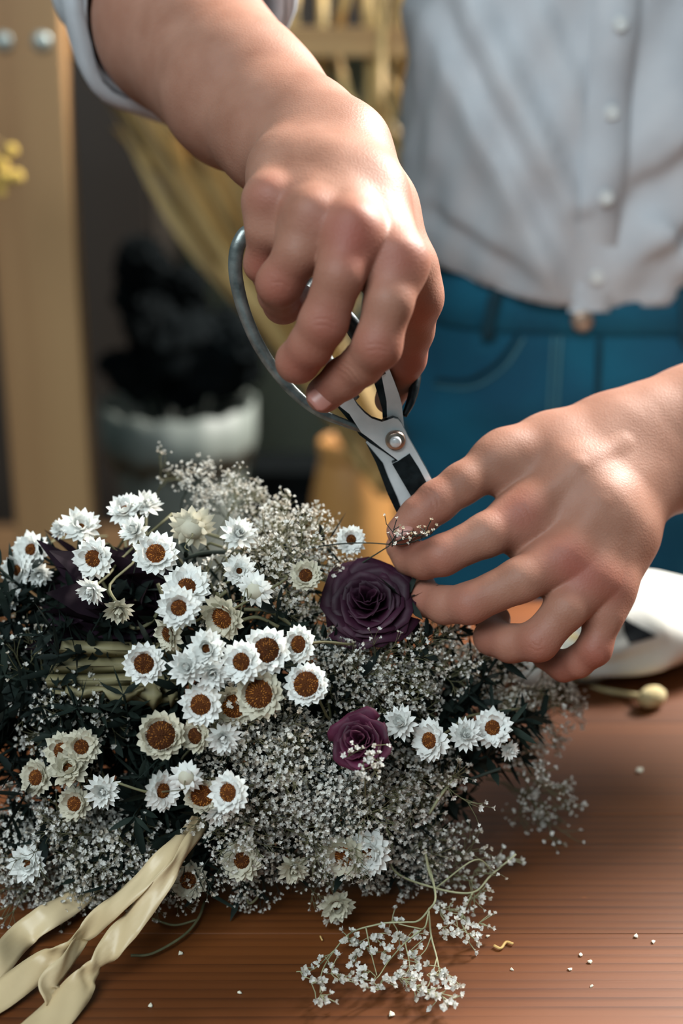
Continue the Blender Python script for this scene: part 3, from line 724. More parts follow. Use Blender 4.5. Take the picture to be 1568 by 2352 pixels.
m = MB(); m.lathe([(0, .0045), (.003, .0042), (.0075, .003), (.009, .001), (.0085, 0)], 20); o = m.build('button', COPPER, jo); o.location = jean_pt(-math.pi/2-.07, .940, .007); o.rotation_euler = (math.pi/2, 0, 0)
def denim_line(xz, r, mat, name):
    m = MB(); pts = []
    for (x, z) in xz:
        a, b = hipr(z); cth = max(-.995, min(.995, (x-.008)/a)); pts.append(jean_pt(-math.acos(math.copysign(abs(cth)**(1/.85), cth)), z, .0012))
    m.tube(catmull(pts, 5), r, 5); m.build(name, mat, jo)
denim_line([(-.022, .926), (-.0225, .88), (-.022, .83), (-.018, .78), (-.004, .755)], .0011, STITCH, 'fly_stitch')
denim_line([(.008, .926), (.008, .88), (.008, .82), (.006, .76)], .0024, DENIMD, 'fly_edge')
denim_line([(-.028, .926), (-.0285, .88), (-.028, .83), (-.024, .78)], .0009, STITCH, 'fly_stitch')
denim_line([(-.055, .926), (-.068, .905), (-.090, .888), (-.118, .882)], .0016, DENIMD, 'pocket_edge')
denim_line([(-.050, .924), (-.064, .900), (-.088, .882), (-.120, .876)], .0009, STITCH, 'pocket_stitch')
denim_line([(.070, .926), (.082, .905), (.102, .888), (.13, .882)], .0016, DENIMD, 'pocket_edge')
SHOE = M('shoe_leather', srgb(40, 34, 30), srgb(52, 44, 38), 30, rough=0.5)
for sx in (-1, 1):
    m = MB(); m.tube(catmull([(sx*.085, .06, .035), (sx*.086, .0, .045), (sx*.09, -.08, .038), (sx*.092, -.16, .028)], 4), lerplist([.034, .045, .043, .026], 13), 14, flat=.8); m.build('shoe', SHOE, person)

# ------------------------------------------------------------------ scissors
STEEL = M('brushed_steel', srgb(226, 232, 234), srgb(245, 248, 250), 90, rough=0.33, metal=0.25, bump=0.12, bscale=500)
STEELD = M('forged_black_steel', srgb(20, 28, 32), srgb(44, 54, 58), 160, rough=0.42, metal=0.75, bump=0.25, bscale=300)
STEELW = M('worn_handle_steel', srgb(84, 92, 92), srgb(146, 152, 150), 120, rough=0.36, metal=0.7, bump=0.15, bscale=400)
BRASS = M('pivot_bronze', srgb(150, 132, 118), srgb(178, 160, 146), 70, rough=0.3, metal=0.9)
def sd(py): return .690 + (py-1002)*.000075
def S(px, py, o=0.0): return P(px, py, sd(py)) + NS*o
NS = (P(700, 1000, .690)-P(900, 1000, .690)).cross(P(800, 1200, sd(1200))-P(800, 800, sd(800))).normalized()
if NS.dot(FWD) > 0: NS = -NS
sc = empty('scissors', P(908, 1002, sd(1002))); tag(sc, 'steel bonsai scissors with big looped handles held in the upper hand', 'scissors')
zz3 = lambda pts: [(700+x*.2551, 700+y*.2551) for (x, y) in pts]
def plate(name, pts, top, bot, mats, bevel=.0005):
    """flat forged piece; mats = (face, side)"""
    m = MB(); m.smooth = False; n = len(pts)
    v = [S(x, y, top) for (x, y) in pts]+[S(x, y, bot) for (x, y) in pts]
    m.add(v, [tuple(range(n))]); m.v = m.v[:n]; m.a = m.a[:n]; m.add([v[i] for i in range(n, 2*n)], [tuple(range(n-1, -1, -1))], 1)
    for i in range(n): m.f.append((i, i+n, (i+1) % n+n, (i+1) % n)); m.m.append(1)
    bm = bmesh.new(); me = m.mesh(name, list(mats)); bm.from_mesh(me); bmesh.ops.recalc_face_normals(bm, faces=bm.faces); bmesh.ops.triangulate(bm, faces=[f for f in bm.faces if len(f.verts) > 4]); bm.to_mesh(me); bm.free()
    o = link(name, me, sc); rebase(sc, o); return o
# half from the big loop: shank, hub and the right-hand blade
plate('blade_half', zz3([(408,772),(470,880),(540,955),(600,1000),(690,1030),(745,1012),(790,996),(835,1010),(870,1055),(892,1100),(930,1180),(1000,1300),(1085,1450),(1170,1612),(1235,1750),(1260,1850),(1215,1860),(1130,1790),(1010,1795),(780,1402),(835,1376),(700,1275),(600,1195),(505,1125),(400,960),(300,880),(345,840)]), .0046, .0004, (STEEL, STEELD))
plate('forged_flat', zz3([(938,1312),(838,1378),(782,1404),(1010,1795),(1060,1800),(1135,1650),(1120,1630),(1020,1440)]), .0052, .0040, (STEELD, STEELD))
# other half: right shank and the left-hand blade
plate('blade_half', zz3([(672,552),(735,515),(800,680),(845,800),(872,900),(892,1090),(905,1200),(860,1340),(900,1600),(1000,1790),(1040,1900),(960,2040),(860,1950),(745,1700),(640,1420),(548,1238),(600,1150),(740,1010),(735,870),(690,640)]), .0002, -.0050, (STEEL, STEELD))
plate('blade_spine', zz3([(548,1238),(625,1330),(700,1420),(745,1540),(830,1730),(895,1912),(862,1950),(745,1700),(640,1420)]), .0010, -.0055, (STEELD, STEELD))
plate('shank_edge', zz3([(590,600),(665,560),(690,640),(735,870),(748,1000),(700,1022),(698,950),(660,820),(620,700)]), -.0003, -.0062, (STEELD, STEELD))
plate('shank_edge', zz3([(345,850),(420,960),(505,1125),(600,1195),(700,1275),(835,1376),(830,1400),(700,1310),(590,1240),(490,1165),(390,1030),(285,905)]), .0016, -.0045, (STEELD, STEELD))
def bar(pts, rad, name, mat, flat=1.25):
    m = MB(); c = catmull([P(*p) for p in pts], 8); m.tube(c, lerplist(rad, len(c)), 10, flat=flat); o = m.build(name, mat, sc); rebase(sc, o)
# finger loop
bar([(838,990,.6865),(800,975,.684),(740,950,.680),(690,915,.677),(640,862,.673),(595,795,.668),(562,720,.663),(543,645,.658),(541,590,.654),(552,552,.652),(572,532,.653),
     (610,548,.660),(640,600,.668),(670,680,.672),(710,760,.676),(752,822,.677),(785,872,.680),(815,918,.683)],
    [x*.82 for x in (.0013,.0019,.0023,.0026,.0028,.003,.0031,.0033,.0034,.0034,.0033,.0032,.0031,.0030,.0029,.0028,.0028,.003)], 'finger_loop', STEELW)
# thumb loop
bar([(872,862,.681),(850,810,.678),(822,768,.675),(800,736,.673),(765,705,.674),(720,688,.678),(695,680,.684),(720,650,.692),(800,640,.700),(880,690,.702),(930,770,.699),(952,850,.694),(951,890,.691),(942,925,.689),(928,955,.688)],
    [.0032,.0033,.0034,.0034,.0034,.0033,.0032,.003,.003,.003,.003,.0028,.0026,.0022,.0014], 'thumb_loop', STEELD)
c = S(907, 1004, .0045); M3 = frame(NS)
for (prof, nm, mt, dx) in (([(0, .0030), (.0040, .0030), (.0046, .0026), (.0050, .0008), (.0050, 0)], 'pivot_washer', BRASS, 0), ([(0, .0052), (.0018, .0050), (.0026, .0044), (.0029, .003), (.0029, .0028)], 'pivot_pin', STEEL, 0)):
    m = MB(); m.lathe(prof, 28); o = m.build(nm, mt, sc); o.rotation_euler = M3.to_euler(); o.location = c - Vector(sc.location)
# ------------------------------------------------------------------ bouquet
def dome(px, py):
    q = ((px-480)/820)**2 + ((py-1640)/620)**2
    d = .745 - .085*math.sqrt(max(0.0, 1-q))
    return min(d, table_depth(py) - .006)
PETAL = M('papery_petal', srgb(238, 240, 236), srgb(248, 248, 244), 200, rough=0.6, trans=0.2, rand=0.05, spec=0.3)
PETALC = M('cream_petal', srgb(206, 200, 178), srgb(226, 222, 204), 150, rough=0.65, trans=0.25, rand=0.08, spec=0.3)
DISC = M('daisy_disc', srgb(58, 28, 12), srgb(104, 56, 22), 420, rough=0.85, tone=srgb(178, 114, 50), spec=0.15, rand=0.45)
STEMG = M('dry_stem', srgb(84, 84, 58), srgb(116, 112, 80), 60, rough=0.7)
STEMD = M('dark_stem', srgb(26, 36, 32), srgb(44, 54, 44), 60, rough=0.75)
STEMP = M('pale_stem', srgb(146, 148, 112), srgb(176, 174, 140), 60, rough=0.7)
FLOR = M('babys_breath', srgb(224, 223, 216), srgb(240, 240, 235), 300, rough=0.7, trans=0.3, rand=0.10, tone=srgb(176, 160, 134), spec=0.2)
LEAFD = M('dark_leaf', srgb(10, 24, 22), srgb(30, 44, 36), 40, rough=0.75, rand=0.3, spec=0.25)
PURP = M('dark_purple_bract', srgb(18, 10, 18), srgb(46, 28, 42), 60, rough=0.7, stretch=(1, 1, .15), rand=0.3, spec=0.2)

def petal_mesh(name, L, W, curl, mat, seed=0):
    """pointed papery bract along +X, opening upwards (+Z)"""
    q = random.Random(seed); m = MB(); n = 5; vs_ = []
    for i in range(n):
        t = i/(n-1); w = W*(0.35+0.65*math.sin(math.pi*min(1, t*0.78+0.16)))*(1 if t < .75 else (1-(t-.75)/.25*.92))
        x = L*t; z = curl*L*t*t + q.uniform(-.02, .02)*L
        vs_ += [(x, -w, z+.18*w), (x, 0, z-.10*w), (x, w, z+.18*w)]
    m.add(vs_, [(3*i+j, 3*i+j+1, 3*i+j+4, 3*i+j+3) for i in range(n-1) for j in (0, 1)])
    return m.mesh(name, mat)
PM = [petal_mesh('petal', 1.0, .17, c, PETAL, i) for i, c in enumerate((.05, .16, -.10, .25))]
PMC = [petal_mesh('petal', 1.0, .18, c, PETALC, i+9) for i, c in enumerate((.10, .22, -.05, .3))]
def disc_mesh(seed, r=1.0):
    q = random.Random(seed); m = MB(); m.lathe([(r*1.02, -.12), (r*1.0, .05), (r*.86, .26), (r*.6, .40), (r*.3, .46), (.02, .47)], 20)
    for k in range(150):
        u = (k+.5)/150; rr_ = r*math.sqrt(u)*.98; a = k*2.39996; z = .47-.44*(rr_/r)**2.4
        d = Vector((math.cos(a)*rr_*.9, math.sin(a)*rr_*.9, .55)).normalized(); c = Vector((rr_*math.cos(a), rr_*math.sin(a), z)); s = .055
        x = d.orthogonal().normalized()*s; y = d.cross(x); tp = c+d*q.uniform(.12, .34)
        m.add([c+x, c+y, c-x, c-y, tp], [(0, 1, 4), (1, 2, 4), (2, 3, 4), (3, 0, 4)], 0, q.choice((0.0, 0.0, .3, .7, 1.0)) if k > 12 else .1)
    return m.mesh('disc', DISC)
DM = [disc_mesh(s) for s in range(4)]
def stem_mesh(seed, mat, L=.06, r=.0007):
    q = random.Random(seed); m = MB()
    m.tube(catmull([(0, 0, .001), (q.uniform(-.004, .004), q.uniform(-.004, .004), -.015), (q.uniform(-.012, .012), q.uniform(-.012, .012), -.035), (q.uniform(-.02, .02), q.uniform(-.02, .02), -L)], 4), r, 5); return m.mesh('stem', mat)
SM = [stem_mesh(s, STEMG) for s in range(5)]
CUP = MB(); CUP.lathe([(.02, -.62), (.30, -.55), (.62, -.32), (.80, -.06), (.70, .0)], 16); CUPM = CUP.mesh('cup', PETALC)
qd = random.Random(21)
def daisy(px, py, R, nx, ny, kind, label, dd=0.0, cr=.48, cream=False, group=None):
    """kind: o open with disc, h half shut with a small disc, c shut tuft, b seen from behind"""
    d = dome(px, py) + dd - .010; r = R/FPX*d
    n = camdir(nx, ny, 1.0 if kind != 'b' else -.7)
    root = empty('everlasting_daisy', P(px, py, d)); tag(root, label, 'daisy', group or 'white everlasting daisies')
    root.rotation_euler = (frame(n).to_4x4() @ Matrix.Rotation(qd.random()*6.28, 4, 'Z')).to_euler()
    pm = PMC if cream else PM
    rings = {'o': [(19, 1.0, -4, 0), (17, .90, 14, .04), (13, .76, 30, .08)], 'h': [(17, 1.0, 6, 0), (15, .92, 26, .05), (12, .78, 48, .1), (8, .58, 62, .12)],
             'c': [(15, .98, 14, 0), (13, .95, 40, .03), (11, .9, 60, .06), (8, .8, 75, .08), (5, .7, 84, .1)], 'b': [(17, 1.0, 4, 0), (13, .9, 16, .03), (10, .7, -18, -.06)]}[kind]
    cin = {'o': cr*.82, 'h': cr*.6, 'c': .08, 'b': .1}[kind]
    for (cnt, ln, el, z0) in rings:
        for k in range(cnt):
            a = 2*math.pi*(k+qd.uniform(-.22, .22))/cnt + ln*9; e = math.radians(el+qd.uniform(-7, 7))
            L = (ln-cin*(1 if kind in 'oh' else 1))*qd.uniform(.92, 1.08)
            o = link('petal', pm[qd.randrange(4)], root)
            o.rotation_euler = (Matrix.Rotation(a, 4, 'Z') @ Matrix.Rotation(-e, 4, 'Y')).to_euler()
            o.location = Vector((math.cos(a)*cin*r, math.sin(a)*cin*r, z0*r)); ws = r*qd.uniform(.92, 1.1)*(1.0 if kind != 'c' else .85)
            o.scale = (max(.3, L)*r, ws, ws)
    if kind in 'oh':
        o = link('disc', DM[qd.randrange(4)], root); c = cr*r if kind == 'o' else cr*r*.72; o.scale = (c, c, c*.85); o.location = (0, 0, .02*r)
    o = link('cup', CUPM, root); o.scale = (r*.62, r*.62, r*.6)
    o = link('stem', SM[qd.randrange(5)], root); o.location = (0, 0, -.3*r)
    if kind == 'b': o.scale = (.4, .4, .22)
    return root
# (px, py, radius px, face right, face up, kind, label, depth shift, disc share, cream)
DAISIES = [
 (358,1272,54,.05,.28,'o','upright white daisy with rust disc, highest open one near the left',.0,.46,0),
 (216,1282,52,-.35,-.10,'o','white daisy with rust disc turned left above the purple bracts',.012,.44,0),
 (186,1212,50,.10,.75,'h','half-shut white daisy with tiny dark disc at the upper left of the bouquet',.02,.30,0),
 (142,1216,28,-.6,.3,'c','small shut white daisy beside the pine post foot',.026,.3,0),
 (288,1172,44,-.3,.85,'h','shut white daisy in front of the dark cupboard, left of a pair',.024,.42,0),
 (336,1162,40,.45,.7,'c','shut white daisy in front of the vase, right of a pair',.026,.3,0),
 (312,1222,42,-.3,.5,'c','creamy white shut daisy just above the highest open daisy',.014,.3,0),
 (72,1262,44,-.25,.1,'o','blurred white daisy with ochre disc at the far left edge',.034,.36,0),
 (42,1310,46,-.6,.0,'o','blurred white daisy with ochre disc, lowest at the far left edge',.036,.34,0),
 (90,1316,34,.2,-.4,'c','blurred shut white daisy at the far left edge',.036,.3,0),
 (212,1352,40,-.35,-.55,'c','nodding shut white daisy before the purple bracts, upper of two',.006,.3,0),
 (272,1396,40,.15,-.75,'c','nodding creamy shut daisy on a curled stem, lower of two',.002,.3,1),
 (428,1350,58,.10,.42,'o','large white daisy whose rust disc is half hidden behind a nearer bloom',-.002,.42,0),
 (411,1396,52,.03,.05,'o','fully facing white daisy with round ochre disc over another bloom',-.012,.40,0),
 (388,1456,44,-.95,-.25,'o','sideways daisy showing its brown disc left of the central cluster',.000,.46,1),
 (512,1418,56,-.55,-.35,'o','cupped cream daisy with dark disc crossed by dry stems',-.001,.50,1),
 (584,1356,46,.30,.28,'b','back of a cream-white daisy with its stalk towards the rose',-.004,.4,0),
 (474,1490,48,.06,.12,'h','white daisy with small tan eye in the central cluster',-.012,.36,0),
 (432,1534,52,-.15,.25,'c','dense white daisy tuft left in the central cluster',-.011,.2,0),
 (486,1544,48,.2,-.1,'c','dense white daisy tuft at the middle of the central cluster',-.010,.2,0),
 (331,1524,50,.0,.04,'o','white daisy with ragged rust disc on the pleated palm leaf',-.008,.52,0),
 (556,1520,52,-.35,.10,'o','white daisy with ochre disc turned left, between two larger blooms',-.013,.46,0),
 (612,1494,58,-.02,.22,'o','large white daisy with wide dark rust disc at the cluster top',-.010,.56,0),
 (688,1480,46,-.70,.12,'o','white daisy in profile with ochre disc at the right of the cluster',-.006,.50,0),
 (704,1572,52,-.15,.22,'o','white daisy with deep rust disc, rightmost in the central cluster',-.010,.62,0),
 (596,1594,60,-.25,.10,'o','cream daisy with the broadest dark brown disc below the cluster',-.006,.60,1),
 (538,1622,48,-.1,.10,'o','shaded cream daisy with dark disc under the broad brown one',.004,.62,1),
 (462,1618,52,-.15,.05,'o','white daisy with rust disc low in the central cluster',-.008,.52,0),
 (370,1690,57,.05,.30,'o','lone cream-white daisy with a big round rust disc',-.008,.64,1),
 (450,1690,42,-.55,.0,'o','small daisy with ochre disc beside the lone big daisy',-.004,.50,1),
 (512,1692,44,.2,-.3,'c','shut white daisy against the baby\'s breath mass',-.006,.3,0),
 (428,1786,42,.1,.18,'b','back of a bright white star-shaped daisy over the tie',-.012,.4,0),
 (372,1816,50,.85,.05,'o','white daisy in profile facing right above the ribbons',-.006,.40,0),
 (526,1820,52,-.45,.10,'o','bright white daisy with ochre disc facing left above the ribbons',-.012,.46,0),
 (464,1826,44,.0,-.2,'o','dark-disced daisy wedged between two bright ones above the ribbons',-.002,.64,1),
 (500,1866,36,.3,-.7,'c','shut white daisy hanging under the trio above the ribbons',-.006,.3,0),
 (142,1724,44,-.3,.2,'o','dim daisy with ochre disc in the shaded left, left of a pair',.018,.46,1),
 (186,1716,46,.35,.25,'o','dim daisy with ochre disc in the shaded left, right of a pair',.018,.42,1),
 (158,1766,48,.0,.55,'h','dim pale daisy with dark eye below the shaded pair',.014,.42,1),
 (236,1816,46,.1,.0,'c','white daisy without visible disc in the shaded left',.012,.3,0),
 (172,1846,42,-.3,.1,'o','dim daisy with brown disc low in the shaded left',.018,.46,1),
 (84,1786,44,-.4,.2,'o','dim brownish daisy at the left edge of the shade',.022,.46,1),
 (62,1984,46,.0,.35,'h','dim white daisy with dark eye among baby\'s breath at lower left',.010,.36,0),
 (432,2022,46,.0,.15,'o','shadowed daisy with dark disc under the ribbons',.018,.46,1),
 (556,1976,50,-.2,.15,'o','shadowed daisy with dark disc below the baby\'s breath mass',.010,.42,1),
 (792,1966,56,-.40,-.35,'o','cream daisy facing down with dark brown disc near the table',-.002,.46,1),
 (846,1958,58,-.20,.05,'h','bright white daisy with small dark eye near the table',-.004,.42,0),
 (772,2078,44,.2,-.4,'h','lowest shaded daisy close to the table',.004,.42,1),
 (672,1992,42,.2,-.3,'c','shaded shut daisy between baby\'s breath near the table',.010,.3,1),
 (988,1700,52,-.75,.05,'o','white daisy in profile with tan disc at the right of the bouquet',.004,.42,0),
 (1066,1690,44,.1,.35,'c','shut white daisy between two discs at the right of the bouquet',.006,.3,0),
 (1130,1672,48,.0,.25,'o','white daisy with small dark disc, rightmost of all',.006,.42,0),
 (920,1662,46,-.2,.3,'c','shut white daisy right of the magenta rose',.008,.3,0),
 (806,1240,36,.05,.1,'o','small blurred daisy with dark eye behind the held stem',.02,.38,0),
 (440,1214,58,.0,.5,'b','blurred cream daisy with a hooked stem near the vase foot',.018,.3,1),
 (546,1230,46,.2,.4,'c','blurred shut white daisy under the arching baby\'s breath',.02,.3,0),
 (548,1312,42,.3,.2,'h','blurred pale daisy behind the cluster top',.014,.3,0),
 (702,1322,38,.0,.2,'o','dim daisy with ochre disc left of the purple rose',.016,.46,1),
 (24,1376,40,-.3,.2,'c','blurred shut daisy cut by the left edge',.036,.3,0),
 (1166,1722,28,.5,-.2,'c','small shut daisy bud below the rightmost daisy',.008,.3,0),
]
for a in DAISIES: daisy(a[0], a[1], a[2], a[3], a[4], a[5], a[6], a[7], a[8], bool(a[9]))

# ---- roses
def rose(name, px, py, R, d, normal, cols, label, npet=22, openness=1.0, seed=1):
    mat = M(name+'_petal', cols[0], cols[1], 30, rough=0.6, rand=0.25, trans=0.1, bump=0.3, bscale=120, spec=0.3)
    r = R/FPX*d; root = empty('dried_rose', P(px, py, d)); tag(root, label, 'rose'); root.rotation_euler = frame(normal).to_euler(); q = random.Random(seed)
    for k in range(npet):
        t = (k+.5)/npet; a0 = k*2.39996; rad = r*(.10+.80*t**.9); span = 1.0+1.5*(1-t)*.9+q.uniform(-.15, .15); tilt = (.05+.75*t*openness)
        m = MB(); nu, nv = 11, 7; vs_ = []
        hgt = r*(.95-.30*t)
        for j in range(nv):
            v = j/(nv-1)
            for i in range(nu):
                u = -1+2*i/(nu-1); a = a0+u*span; rr_ = rad*(.45+.55*v)+hgt*tilt*v*v*.55 + r*.07*math.sin(u*4+k*2.1)*v + r*.04*math.sin(u*9+k)*v*v + (r*.10*t*max(0, v-.7)/.3)
                z = -r*.35 + hgt*v*(1-.25*u*u) + r*.09*math.sin(u*5+k*1.7)*v - (r*.14*t*max(0, v-.75)/.25)
                vs_.append((math.cos(a)*rr_, math.sin(a)*rr_, z))
        m.add(vs_, [(j*nu+i, j*nu+i+1, (j+1)*nu+i+1, (j+1)*nu+i) for j in range(nv-1) for i in range(nu-1)])
        o = m.build('petal', mat, root); s = o.modifiers.new('thick', 'SOLIDIFY'); s.thickness = .0004
    m = MB(); m.tube([(0, 0, -r*.3), (0, 0, -r*.6), (r*.1, 0, -r*1.8)], [r*.32, r*.2, .0016], 8); m.build('calyx', LEAFD, root)
rose('purple_rose', 848, 1388, 92, .694, camdir(-.05, .5, 1), (srgb(34, 10, 26), srgb(62, 24, 46)), 'large dark purple dried rose beside the fingertips', 24, 1.0, 3)
rose('magenta_rose', 830, 1705, 74, .652, camdir(-.25, .35, 1), (srgb(48, 14, 32), srgb(104, 38, 68)), 'small magenta dried rose bud amid the baby\'s breath', 15, .12, 5)

# ---- dark purple bracts (dried protea head)
pr = empty('purple_protea', P(400, 1405, .722)); tag(pr, 'dark purple dried protea head with slender bracts behind the daisies', 'dried flower')
q = random.Random(5); pm = [petal_mesh('bract', .085, .0055, c, PURP, 30+i) for i, c in enumerate((.1, -.12, .2))]
for k in range(64):
    px, py = q.uniform(60, 330), q.uniform(1270, 1490); st = P(400+q.uniform(-30, 20), 1405+q.uniform(-60, 50), .712+q.uniform(-.012, .02)); en = P(px, py, .706+q.uniform(-.02, .03))
    o = link('bract', pm[k % 3], pr); dv = en-st; L = dv.length
    o.rotation_euler = (frame(dv).to_4x4() @ Matrix.Rotation(q.random()*6.28, 4, 'Z') @ Matrix.Rotation(-math.pi/2, 4, 'Y')).to_euler(); o.location = st-Vector(pr.location); o.scale = (L/.085, 1.7, 1.2)

# ---- pleated dried palm leaf
PALM = M('dried_palm', srgb(110, 102, 70), srgb(146, 138, 102), 60, rough=0.6, stretch=(.12, 1, 1), trans=0.15, bump=.3, bscale=200)
pl = empty('pleated_palm_leaf', P(260, 1550, .69)); tag(pl, 'folded pleated tan palm leaf under the purple bracts', 'leaf')
Lp = [(142,1470),(138,1492),(122,1508),(118,1530),(112,1548),(104,1562),(110,1580),(126,1592),(150,1602)]
Rp = [(420,1478),(418,1494),(416,1512),(412,1528),(410,1546),(410,1562),(412,1580),(408,1600),(400,1618)]
for i in range(8):
    m = MB(); vs_ = []; n = 14
    for k in range(n):
        t = k/(n-1)
        for (A, B, zig) in ((Lp[i], Rp[i], i % 2), (Lp[i+1], Rp[i+1], (i+1) % 2)):
            px = A[0]+(B[0]-A[0])*t; py = A[1]+(B[1]-A[1])*t + (10*math.sin(t*9+i)*t if i > 4 else 0); vs_.append(P(px, py, .690-.004*zig+.010*t+.0008*math.sin(t*11+i)))
    m.add(vs_, [(2*k, 2*k+1, 2*k+3, 2*k+2) for k in range(n-1)]); o = m.build('leaf_pleat', PALM, pl); rebase(pl, o); s = o.modifiers.new('t', 'SOLIDIFY'); s.thickness = .0005
for i, (pts) in enumerate([[(150,1602),(175,1612),(210,1600),(235,1590),(255,1612),(285,1622),(310,1600),(330,1588)], [(300,1590),(335,1612),(352,1632),(372,1610),(362,1580)], [(352,1575),(384,1600),(392,1628),(408,1606),(398,1572)]]):
    m = MB(); vs_ = []
    for k, (px, py) in enumerate(pts): vs_ += [P(px, 1575 if i == 0 else 1565, .688+.004*i), P(px, (py+1575)/2, .684+.004*i), P(px, py, .686+.004*i+.003*(k % 2))]
    m.add(vs_, [(3*k+j, 3*k+j+1, 3*k+j+4, 3*k+j+3) for k in range(len(pts)-1) for j in (0, 1)]); o = m.build('torn_edge', PALM, pl); rebase(pl, o); s = o.modifiers.new('t', 'SOLIDIFY'); s.thickness = .0005

# ---- baby's breath
def floret(m, c, d, s, q, tone):
    d = d.normalized(); x = d.orthogonal().normalized(); y = d.cross(x); a0 = q.random()*6.28
    n = 6
    for k in range(n):
        a = a0+k*2*math.pi/n+q.uniform(-.3, .3); e = q.uniform(.25, 1.25); h = x*math.cos(a)+y*math.sin(a); w = -x*math.sin(a)+y*math.cos(a)
        o = h*math.cos(e)+d*math.sin(e); L = s*q.uniform(.8, 1.15); b = c+d*s*.1
        m.add([b, b+o*L*.6+w*s*.36, b+o*L+d*s*q.uniform(-.15, .25), b+o*L*.6-w*s*.36], [(0, 1, 2, 3)], 0, tone)
    m.add([c-d*s*.55, c+x*s*.28, c+y*s*.28, c-x*s*.28, c-y*s*.28], [(0, 2, 1), (0, 3, 2), (0, 4, 3), (0, 1, 4)], 0, min(1, tone+.5))
def spray_mesh(seed, L=.058, spread=.62, levels=4, fs=.00175, stem=STEMG, r0=.0007, kids=(3, 4)):
    q = random.Random(seed); st = MB(); fl = MB()
    def grow(p, d, ln, lv, r):
        n = 4; pts = [p]; dd = d.copy()
        for i in range(n):
            dd = (dd+Vector((q.gauss(0, .12), q.gauss(0, .12), q.gauss(0, .12)))).normalized(); pts.append(pts[-1]+dd*ln/n)
        st.tube(pts, lerplist([r, r*.75], n+1), 4 if lv < 2 else 3, cap=False)
        if lv == levels:
            floret(fl, pts[-1]+dd*fs*.5, dd, fs*q.uniform(.7, 1.2), q, q.choice((0, 0, .1, .2, .6))); return
        k = q.choice(kids) + (1 if lv == levels-1 else 0)
        ax = dd.orthogonal().normalized(); a0 = q.random()*6.28
        for j in range(k):
            side = Matrix.Rotation(a0+j*2*math.pi/k+q.uniform(-.4, .4), 3, dd) @ ax
            nd = (dd+side*spread*q.uniform(.6, 1.35)).normalized(); start = pts[-1] if j else pts[-2]
            grow(start, nd, ln*q.uniform(.48, .82), lv+1, r*.72)
    grow(Vector((0, 0, 0)), Vector((0, 0, 1)), L*.42, 0, r0)
    return st.mesh('stems', stem), fl.mesh('florets', FLOR)
SPR = [spray_mesh(s, stem=(STEMG if s % 3 else STEMD)) for s in range(9)]
SPL = [spray_mesh(100+s, L=.07, spread=.5, levels=3, fs=.0020, kids=(3, 4), stem=STEMG) for s in range(4)]
qs = random.Random(77)
def spray(pos, dirv, scale, protos, label, group):
    s, f = protos[qs.randrange(len(protos))]
    root = empty('babys_breath_spray', pos); tag(root, label, "baby's breath", group)
    root.rotation_euler = (frame(dirv).to_4x4() @ Matrix.Rotation(qs.random()*6.28, 4, 'Z')).to_euler(); root.scale = (scale,)*3
    link('stems', s, root)['kind'] = 'stuff'; link('florets', f, root)['kind'] = 'stuff'
    return root
# (cx, cy, rx, ry, count, depth shift, scale, label)
KEEP = .52
REG = [
 (405,1082,40,10,4,.030,.6,"pale baby's breath spray at the tip of the arch before the vase"),
 (515,1122,40,16,5,.026,.62,"grey baby's breath spray midway along the arch behind the daisies"),
 (635,1195,52,24,7,.020,.68,"blurred baby's breath spray at the crest behind the cluster"),
 (730,1252,48,24,6,.016,.68,"baby's breath spray left of the held stem"),
 (690,1290,65,48,8,.006,.9,"clear baby's breath spray left of the purple rose"),
 (610,1250,60,40,5,.020,.8,"dim baby's breath spray under the crest"),
 (700,1420,60,60,5,.020,.7,"sparse beige baby's breath spray between cluster and rose"),
 (850,1490,60,30,5,.006,.7,"baby's breath spray hanging over the purple rose"),
 (960,1540,120,50,12,.004,.85,"baby's breath spray under the curled fingers"),
 (830,1580,70,50,8,.004,.85,"baby's breath spray between the two roses"),
 (1130,1570,90,55,10,.026,1.0,"blurred baby's breath spray beside the cloth bag"),
 (1230,1620,60,40,7,.038,.95,"blurred baby's breath spray at the far right tip"),
 (640,1700,80,50,10,-.010,.95,"dense baby's breath spray below the central cluster"),
 (740,1810,110,60,15,-.014,.95,"dense baby's breath spray in front of the magenta rose"),
 (610,1860,70,60,10,-.010,.9,"dense baby's breath spray right of the bright trio"),
 (880,1840,80,80,10,-.004,.95,"baby's breath spray below the magenta rose"),
 (1010,1800,70,70,9,.004,.95,"baby's breath spray under the right-hand daisies"),
 (960,1930,90,60,10,.004,.95,"baby's breath spray low at the right above the table"),
 (1210,1760,35,50,4,.022,.85,"thin baby's breath spray drooping at the right"),
 (1235,1850,50,35,4,.016,.85,"thin baby's breath spray nearest the table at the right"),
 (1060,2060,60,40,6,.0,.9,"baby's breath spray lying on the table at the lower right"),
 (700,2000,90,45,8,.004,.85,"shaded baby's breath spray low in the middle"),
 (560,1930,60,40,6,.0,.85,"shaded baby's breath spray right of the ribbons"),
 (150,1640,60,30,6,.008,.85,"baby's breath spray under the palm leaf"),
 (130,1690,60,50,5,.014,.85,"shaded baby's breath spray over the dim daisies"),
 (45,1530,45,40,5,.020,.8,"baby's breath spray left of the palm leaf"),
 (60,1890,70,50,8,.008,.9,"shaded baby's breath spray at the left edge"),
 (210,1930,100,50,10,.004,.9,"shaded baby's breath spray left of the ribbons"),
 (180,2030,120,50,12,-.002,.9,"baby's breath spray in the lower left, lit from above"),
 (60,2080,60,40,6,.0,.85,"baby's breath spray over the left ribbon"),
 (300,2000,60,50,6,-.004,.85,"baby's breath spray lying across the ribbons"),
 (330,2100,60,35,4,.0,.75,"shadowed baby's breath spray under the ribbons"),
 (30,1420,40,60,4,.04,.8,"blurred baby's breath spray at the upper left edge"),
]
CB = Vector(P(470, 1760, .80))
